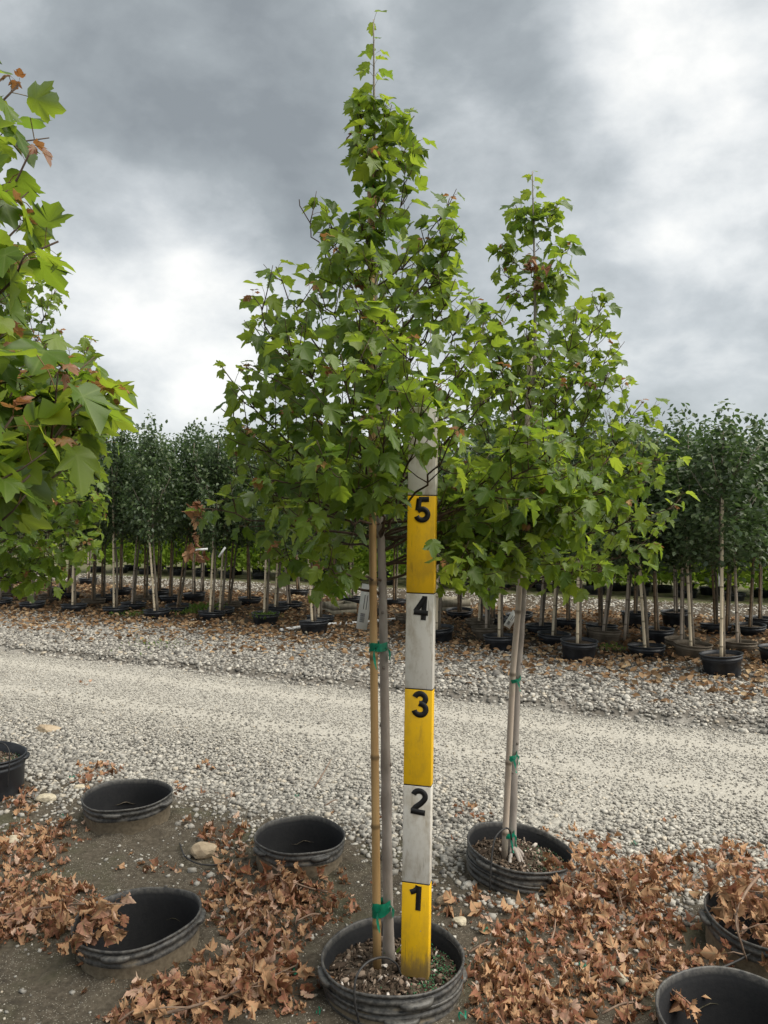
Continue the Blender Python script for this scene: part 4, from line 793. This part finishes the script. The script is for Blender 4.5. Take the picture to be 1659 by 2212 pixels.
# ------------------------------------------------------------------ rows of dark-leaved trees beyond the road
OV = np.array([(0, 0, 0), (.24, .22, .07), (.33, .48, .09), (.2, .78, .05), (0, 1.08, -.1), (-.2, .78, .05), (-.33, .48, .09), (-.24, .22, .07), (0, .5, 0)]); OF = np.array([(8, i, (i + 1) % 8) for i in range(8)])
def crown(seed, top=2.75, bot=1.0, rad=.46, n=2700):
    R_ = np.random.default_rng(seed); pos = []; yd = []
    nb = 34
    for b in range(nb):
        z0 = bot + .1 + (top - .45 - bot) * (b / nb) ** 1.05; a = b * 2.4 + R_.normal(0, .3); f = (z0 - bot) / (top - bot); L = rad * (1.10 - .80 * f) * R_.uniform(.75, 1.15); rise = R_.uniform(.25, .55) * (1.2 - .3 * f)
        m = int(n / nb * (1.2 - .45 * f))
        for _ in range(m):
            t = R_.random() ** .75; p = np.array([math.cos(a) * L * t, math.sin(a) * L * t, z0 + rise * t * t - .08 * (1 - f)]) + R_.normal(0, .062, 3); pos.append(p); d = np.array([math.cos(a), math.sin(a), 0]) * .5 + R_.normal(0, .6, 3) + [0, 0, -.35]; yd.append(d)
    for s in range(9):                   # upright leading shoots
        a = R_.uniform(0, 6.28); r0 = R_.uniform(0, .22); zt = top + R_.uniform(-.25, .26) - r0 * .6; z0 = zt - .5
        for _ in range(20): t = R_.random(); pos.append(np.array([math.cos(a) * r0, math.sin(a) * r0, z0 + (zt - z0) * t]) + R_.normal(0, .028, 3)); yd.append(R_.normal(0, .6, 3) + [0, 0, -.4])
    pos = np.array(pos); yd = np.array(yd); N = len(pos); up = np.array([0, 0, 1.]) + R_.normal(0, .5, (N, 3)); S = R_.uniform(.044, .07, N)
    return mesh_np('crown', inst(OV, frame(yd, up), pos, S), inst_f(OF, 9, N), None, M['oval'], dict(tint=np.repeat(np.clip(R_.normal(.5, .27, N), 0, 1), 9)), True)
CROWNS = [crown(40 + i, 2.7 + .06 * (i % 3), .98 + .05 * (i % 2), .44 + .03 * (i % 3)) for i in range(7)]
def bg_trunk(seed, lean):
    R_ = np.random.default_rng(seed); pts = [(0, 0, 0), (lean * .5 + R_.normal(0, .01), R_.normal(0, .01), .6), (lean + R_.normal(0, .015), R_.normal(0, .02), 1.25), (lean + R_.normal(0, .02), 0, 2.45)]; V, T, Q = tube(spline(pts, 14), np.linspace(.021, .006, 14), 8); mb = MB().add(V, T, Q)
    for q in range(9):                   # limbs running up into the crown
        z = R_.uniform(1.0, 1.9); a = R_.uniform(0, 6.28); b_ = np.array([lean, 0, z]); d = np.array([math.cos(a) * .3, math.sin(a) * .3, .38]); V, T, Q = tube([b_, b_ + d * [.6, .6, .4], b_ + d], [.008, .005, .002], 5); mb.add(V, T, Q)
    return mb.mesh('trunk', M['bark_bg'], True)
def small_pot(R, h, m, name='pot'):
    prof = [(R * .80, -.03), (R * .9, h - .05), (R * .96, h - .045), (R * .96, h - .03), (R * .93, h - .028), (R * .94, h - .012), (R, h - .01), (R, h), (R * .94, h), (R * .91, h - .03), (R * .9, h - .06)]; S = 28; th = np.arange(S) / S * 6.28318
    V = np.concatenate([np.stack([r * np.cos(th), r * np.sin(th), np.full(S, z)], 1) for r, z in prof]); n = len(prof); return mesh_np('pot_wall', V, None, [(a * S + i, a * S + (i + 1) % S, (a + 1) * S + (i + 1) % S, (a + 1) * S + i) for a in range(n - 1) for i in range(S)], M[m], None, True)
SP = {(m, h): small_pot(.185, h, m) for m in ('pot_clean', 'pot_brown') for h in (.11, .15, .19)}
S_ = 16; th = np.arange(S_) / S_ * 6.28318; SOIL = mesh_np('soil', np.vstack([[(0, 0, .01)], np.stack([.168 * np.cos(th), .168 * np.sin(th), 0 * th], 1)]), [(0, 1 + i, 1 + (i + 1) % S_) for i in range(S_)], None, M['soil'])
# foot of each stake in the photo: x, y, sideways lean over the stake's length (m), stake colour, pot colour/height
ROWS = [(66, 1306, .03, 'bam_pale', 0, .11), (104, 1293, .02, 'bam_dark', 1, .11), (128, 1274, .02, 'bam_grey', 0, .15), (145, 1286, .10, 'bam_dark', 0, .11), (156, 1311, .04, 'bam_pale', 0, .11), (188, 1249, .06, 'bam_grey', 0, .15), (198, 1299, .08, 'bam_dark', 1, .11), (220, 1291, .02, 'bam_dark', 0, .11), (246, 1316, -.01, 'bam_pale', 0, .11), (258, 1275, .05, 'bam_dark', 0, .15), (284, 1308, .10, 'bam_grey', 0, .11), (312, 1294, .02, 'bam_dark', 1, .11),
        (335, 1324, -.10, 'bam_pale', 0, .11), (341, 1279, .03, 'bam_dark', 0, .15), (366, 1293, .05, 'bam_dark', 0, .11), (381, 1314, .22, 'bam_dark', 0, .11), (417, 1286, .0, 'bam_grey', 0, .15), (434, 1277, .06, 'bam_grey', 0, .19), (453, 1327, .07, 'bam_pale', 0, .11), (474, 1320, .08, 'bam_pale', 0, .11), (492, 1306, .12, 'bam_dark', 1, .11), (536, 1297, -.02, 'bam_dark', 0, .11), (570, 1330, .05, 'bam_pale', 0, .15), (593, 1315, .08, 'bam_pale', 0, .11), (623, 1307, -.10, 'bam_grey', 0, .11), (642, 1275, -.05, 'bam_dark', 0, .11), (675, 1351, -.07, 'bam_pale', 0, .13), (688, 1337, .0, 'bam_pale', 0, .11), (757, 1294, .0, 'bam_pale', 0, .11),
        (943, 1364, .03, 'bam_pale', 0, .15), (1034, 1345, .07, 'bam_pale', 1, .11), (1050, 1361, .02, 'bam_grey', 1, .15), (1078, 1380, .01, 'bam_pale', 0, .15), (1063, 1338, .0, 'bam_dark', 0, .11), (1166, 1356, .10, 'bam_grey', 0, .11), (1193, 1376, .08, 'bam_pale', 0, .11), (1247, 1391, .02, 'bam_pale', 0, .19), (1296, 1358, -.03, 'bam_dark', 0, .15), (1301, 1368, .20, 'bam_grey', 1, .15), (1349, 1370, .10, 'bam_grey', 1, .15), (1370, 1329, .05, 'bam_dark', 0, .19), (1394, 1403, -.10, 'bam_pale', 0, .11),
        (1417, 1365, -.05, 'bam_dark', 0, .15), (1458, 1327, -.02, 'bam_grey', 0, .19), (1471, 1388, .02, 'bam_grey', 1, .11), (1493, 1399, -.06, 'bam_pale', 1, .15), (1545, 1355, -.06, 'bam_dark', 0, .11), (1558, 1420, .01, 'bam_pale', 0, .19), (1569, 1352, .05, 'bam_dark', 0, .15), (1593, 1394, -.04, 'bam_grey', 1, .11), (1618, 1358, .08, 'bam_dark', 0, .11), (1680, 1405, .02, 'bam_grey', 0, .15), (1640, 1340, .02, 'bam_dark', 0, .15)]
ROWS += [(-5, 1300, .03, 'bam_grey', 0, .11), (-40, 1285, .02, 'bam_dark', 0, .11), (20, 1282, .0, 'bam_dark', 1, .11), (720, 1312, .02, 'bam_dark', 0, .11), (800, 1320, .0, 'bam_grey', 0, .11), (850, 1300, .03, 'bam_dark', 0, .11), (880, 1335, .0, 'bam_grey', 1, .11), (990, 1325, .02, 'bam_dark', 0, .11), (1120, 1330, .02, 'bam_dark', 0, .11), (1225, 1345, .02, 'bam_dark', 0, .11), (1720, 1370, .02, 'bam_dark', 0, .11)]
placed = []
for i, (x, y, lean, sm, pm, ph) in enumerate(ROWS):
    zs = ph - .04 + .05; g = G(x, y, zs); v = vcoord(g.x, g.y); front = v < 8.75; gz = float(hgt(g.x, g.y))
    rowtxt = 'in the front row' if front else 'in the rear rows'; lw = 'sharply leaning' if abs(lean) >= .18 else 'leaning' if abs(lean) >= .07 else 'upright'
    cw = {'bam_pale': 'pale', 'bam_grey': 'greyish', 'bam_dark': 'dark brown'}[sm]; pw = 'brown' if pm else 'black'; where = {675: 'over the end of the white pipe', 570: 'in the weedy pot', 1558: 'in the tall black pot, white label', 453: 'with a white tag sticking out', 381: 'the most slanted there', 688: 'beside the wooden planter box', 943: 'just behind the measuring pole', 335: 'with a whitened foot', 1247: 'in the tall black pot by the maple', 1394: 'in a low half buried pot'}.get(x, '')
    close = any(math.hypot(g.x - a, g.y - b) < .33 for a, b in placed)
    rr = np.random.default_rng(900 + i); ang = rr.uniform(0, 6.28); scl = rr.uniform(.84, 1.14)
    # stake foot is in the photo; the trunk stands a hand's breadth behind it
    L = rr.uniform(1.25, 1.5); sme = stake_mesh([(0, 0, -.06), (lean * .5, 0, L * .5), (lean, 0, L)], .0155, M[sm], 700 + i, .85, .25); so = obj('bamboo_stake', sme, None, (g.x, g.y, g.z))
    lb = ' '.join(('%s %s bamboo stake %s %s' % ('' if where else lw, cw, rowtxt, where)).split()); tag(so, lb, 'stake', lb)
    th = np.arange(10) / 10 * 6.28318
    for tz in (.22, .55, .95):
        rg = np.concatenate([np.stack([lean * tz / L + .024 * np.cos(th) + .006, .022 * np.sin(th) + .012, np.full(10, tz + dz)], 1) for dz in (-.007, .007)]); obj('tie_band', mesh_np('tie_band', rg, None, [(q, (q + 1) % 10, 10 + (q + 1) % 10, 10 + q) for q in range(10)], M['hose']), so)
    tx, ty = g.x + .028, g.y + .025
    lb = ' '.join(('dark-leaved tree %s on an %s %s stake %s' % (rowtxt, lw, cw, where) if not where else 'dark-leaved tree %s %s' % (rowtxt, where)).split()).replace('an leaning', 'a leaning').replace('an sharply', 'a sharply'); t = thing('row_tree', (tx, ty, g.z), lb, 'tree', lb)
    to = obj('trunk', bg_trunk(300 + i, lean * .85), t); to.scale = (1, 1, float(np.interp(g.y, [7, 8, 11, 13], [.84, .87, .97, 1])))
    c = tag(obj('crown', CROWNS[i % 7], t, (lean * .9, 0, -.05), (0, 0, ang)), kind='stuff'); c.scale = (scl, scl, rr.uniform(.91, 1.06) * (float(np.interp(g.y, [7, 8, 11, 13], [2.32, 2.40, 2.68, 2.74])) - zs) / 2.68)
    if not close:
        placed.append((g.x, g.y)); pmn = 'pot_brown' if pm else 'pot_clean'; po = thing('row_pot', (g.x + .02, g.y + .02, gz), *(lambda q: (q, 'pot', q))(' '.join(('%s pot %s at an %s %s stake' % ('dusty brown' if pm else 'black', rowtxt, lw, cw) if not where else '%s pot %s, its stake %s' % ('dusty brown' if pm else 'black', rowtxt, where)).split()).replace('an leaning', 'a leaning').replace('an sharply', 'a sharply')), (rr.normal(0, .04), rr.normal(0, .04), 0))
        hk = min((.11, .15, .19), key=lambda q: abs(q - ph)); obj('pot_wall', SP[(pmn, hk)], po); obj('soil', SOIL, po, (0, 0, hk - .035))
# white tags in the rows
for (x, y, Y, rt, lb) in ((449, 1186, 9.9, 1.5, 'white tag sticking out sideways from a pale stake in the front row'), (487, 1182, 10.2, .6, 'white tag hanging askew between two pale stakes'), (1555, 1230, 7.3, 0, 'white label hanging on the pale stake over the tallest black pot'), (155, 1178, 11.0, .15, 'white tag on a stake behind the bushy maple with reddish tips')):
    tag_obj(P(x, y, Y), .028, .16, (0, rt, 0), lb, False)
# litter and small plants under the rows
x, y = scatter(34000, -16, 10, 6.0, 11.6, .6); v = vcoord(x, y); s = rng.random(len(x)) < sstep(6.2, 7.6, v + .6 * wob(x * .9, y * .9) + .35 * sstep(0, 3, x)) ; x, y = x[s], y[s]; N = len(x)
pos = np.stack([x, y, hgt(x, y) + .012 + rng.uniform(0, .035, N)], 1); a = rng.uniform(0, 6.28, N); yd = np.stack([np.cos(a), np.sin(a), rng.normal(0, .3, N)], 1)
tag(obj('row_leaf_litter', mesh_np('row_leaf_litter', inst(OV, frame(yd, np.array([0, 0, 1.]) + rng.normal(0, .6, (N, 3))), pos, rng.uniform(.04, .075, N)), inst_f(OF, 9, N), None, M['litter'], dict(tint=np.repeat(np.clip(rng.normal(.5, .27, N), 0, 1), 9)), True)), 'brown fallen leaves on the far bank under the tree rows', 'leaf litter', kind='stuff')
def weed(x, y, n, hgt_, spread, label, z=.05):
    g = G(x, y, z); R_ = np.random.default_rng(int(x * 7)); a = R_.uniform(0, 6.28, n); yd = np.stack([np.cos(a) * .6, np.sin(a) * .6, R_.uniform(.4, 1.2, n)], 1); pos = np.stack([R_.normal(0, spread, n), R_.normal(0, spread, n), R_.uniform(0, hgt_, n) * .5], 1)
    V = OV * np.array([.45, 1, 1]); o = obj('weed', mesh_np('weed', inst(V, frame(yd, np.array([0, 0, 1.]) + R_.normal(0, .5, (n, 3))), pos, R_.uniform(.5, 1.0, n) * hgt_ * .6), inst_f(OF, 9, n), None, M['weed'], dict(tint=np.repeat(R_.random(n), 9)), True), None, g); return tag(o, label, 'weed')
weed(572, 1336, 170, .10, .08, 'feathery green weed growing in a black pot left of the white pipe', .13); weed(443, 1318, 170, .12, .12, 'low green weed tuft around a pale stake in the front row', .1); weed(415, 1325, 120, .09, .12, 'sparse green weed on the bank edge by the leaning brown stake', .08)
weed(290, 1330, 120, .08, .14, 'flat green weed patch on the far bank', .06); weed(838, 2070, 14, .055, .015, 'tiny weed sprouting at the foot of the tall maple trunk', .045); weed(1330, 1405, 70, .08, .1, 'small green weed between brown pots in the front row', .07); weed(330, 1395, 90, .06, .2, 'thin weeds on the grey gravel bank', .05)
# white pipe
pp = [G(606, 1361, .07), G(640, 1356, .07), G(700, 1349, .07), G(780, 1345, .07), G(850, 1338, .07), G(880, 1336, .07)]; o0 = pp[0]; V, T, Q = tube([q - o0 for q in pp], .021, 10); tag(obj('pvc_pipe', MB().add(V, T, Q).mesh('pvc_pipe', M['pvc'], True), None, o0), 'white plastic pipe lying along the top of the gravel bank', 'pipe')
# wooden planter boxes
def planter(x, y, w, d, h, yaw, label):
    g = G(x, y, .05); r = thing('planter_box', g, label, 'box', rot=(0, 0, yaw)); t = .022
    for (cx, cy, sx2, sy2) in ((0, -d / 2, w, t), (0, d / 2, w, t), (-w / 2 + t / 2, 0, t, d - t - .004), (w / 2 - t / 2, 0, t, d - t - .004)):
        for q in range(2): V, Q = box((cx, cy, h * (.25 + .5 * q)), (sx2, sy2, h / 2 - .004)); obj('board', mesh_np('board', V, None, Q, M['wood']), r)
    V, Q = box((0, 0, h * .7), (w - 2 * t, d - t - .01, .01)); obj('soil', mesh_np('soil', V, None, Q, M['soil']), r)
planter(733, 1327, .36, .36, .17, .5, 'grey wooden planter box on the litter behind the white pipe'); planter(975, 1322, .42, .4, .2, .3, 'weathered wooden planter box half hidden under the maples')

# ------------------------------------------------------------------ evergreens beyond the far road
def shrub(seed, h=1.25, r=.34, n=1500):
    R_ = np.random.default_rng(seed); z = R_.random(n) ** .8; a = R_.uniform(0, 6.28, n); rr = r * (1 - z) ** .75 * np.sqrt(R_.uniform(.35, 1.1, n)) * (1 + .18 * np.sin(3 * a + seed)); pos = np.stack([rr * np.cos(a), rr * np.sin(a), .08 + z * h], 1)
    yd = np.stack([np.cos(a) * .8, np.sin(a) * .8, R_.uniform(.2, 1.1, n)], 1) + R_.normal(0, .25, (n, 3)); V = OV[[0, 2, 4, 6]] * np.array([1, 1, 1]); Fs = np.array([(0, 1, 2), (0, 2, 3)])
    return mesh_np('foliage', inst(V, frame(yd, np.stack([np.cos(a) * .7, np.sin(a) * .7, np.ones(n)], 1) + R_.normal(0, .45, (n, 3))), pos, R_.uniform(.07, .15, n)), inst_f(Fs, 4, n), None, M['ever'], dict(tint=np.repeat(np.clip(R_.normal(.65, .25, n), 0, 1), 4)), False)
SH = [shrub(60 + i, 1.2 + .1 * i, .33 + .02 * i) for i in range(4)]; SHP = small_pot(.2, .13, 'pot_clean')
for row in range(3):
    for j in range(30):
        u = -14.5 + j * .80 + row * .35 + rnd.uniform(-.08, .08); v = 14.25 + row * .75 + rnd.uniform(-.08, .08); x, y = uv2xy(u, v)
        if abs(x) > y * .5 + .9: continue
        rowl = ('in the row nearest the far gravel road', 'in the middle row beyond the far road', 'in the rearmost row beyond the far road')[row]
        t = thing('evergreen_shrub', (x, y, float(hgt(x, y)) + .09), 'bright green cone-shaped evergreen ' + rowl, 'shrub', 'evergreens ' + rowl); sc = rnd.uniform(.9, 1.12)
        o = tag(obj('foliage', SH[rnd.randrange(4)], t, (0, 0, 0), (0, 0, rnd.uniform(0, 6.28))), kind='stuff'); o.scale = (sc, sc, sc * rnd.uniform(.92, 1.1)); V, T, Q = tube([(0, 0, -.02), (0, 0, .6), (0, 0, 1.0)], [.015, .01, .004], 6)
        if row == 0 and j == 0 or 'STEM' not in globals(): STEM = MB().add(V, T, Q).mesh('stem', M['bark_bg'])
        obj('stem', STEM, t)
        po = thing('evergreen_pot', (x, y, float(hgt(x, y))), 'black pot of a cone-shaped evergreen ' + rowl, 'pot', 'pots of evergreens ' + rowl); obj('pot_wall', SHP, po); obj('soil', SOIL, po, (0, 0, .09))
# far trees
def far_crown(seed):
    R_ = np.random.default_rng(seed); n = 6000; c = R_.normal(0, 1, (16, 3)) * [1.0, 1.0, .75]; k_ = R_.integers(0, 16, n); d = R_.normal(0, 1, (n, 3)); d /= np.linalg.norm(d, axis=1)[:, None]; pos = c[k_] + d * (R_.uniform(.6, 1.0, n) ** .5)[:, None] * .75
    return mesh_np('crown', inst(OV[[0, 2, 4, 6]], frame(R_.normal(0, 1, (n, 3)), R_.normal(0, 1, (n, 3))), pos, R_.uniform(.14, .26, n)), inst_f(np.array([(0, 1, 2), (0, 2, 3)]), 4, n), None, M['far'], dict(tint=np.repeat(R_.random(n), 4)), False)
FC = [far_crown(5), far_crown(6), far_crown(7)]
V, T, Q = tube([(0, 0, -.1), (0.05, 0, 1.5), (0, 0.05, 3.2)], [.18, .14, .08], 9); FT_ = MB().add(V, T, Q).mesh('trunk', M['bark_bg'])
for i, (x, y, Y, s) in enumerate(((1545, 955, 42, 1.15), (1640, 985, 44, 1.0), (1420, 1000, 46, 1.0), (1290, 1020, 48, 1), (300, 1010, 55, 1.0), (520, 1020, 55, 1.0), (120, 1020, 52, 1), (760, 1030, 58, 1.0), (1040, 1030, 55, 1), (1740, 970, 42, 1.1), (640, 1035, 60, 1), (900, 1035, 60, 1), (1170, 1030, 52, 1))):
    top = P(x, y, Y); t = thing('distant_tree', (top.x, Y, 0), 'rounded green tree rising far behind the nursery rows', 'tree', 'distant trees behind the nursery'); zc_ = top.z - 1.8 * s
    o = tag(obj('crown', FC[i % 3], t, (0, 0, zc_), (0, 0, i * 1.3)), kind='stuff'); o.scale = (s * 1.25, s * 1.25, s); o2 = obj('trunk', FT_, t); o2.scale = (1, 1, max(.4, zc_ / 3.2))
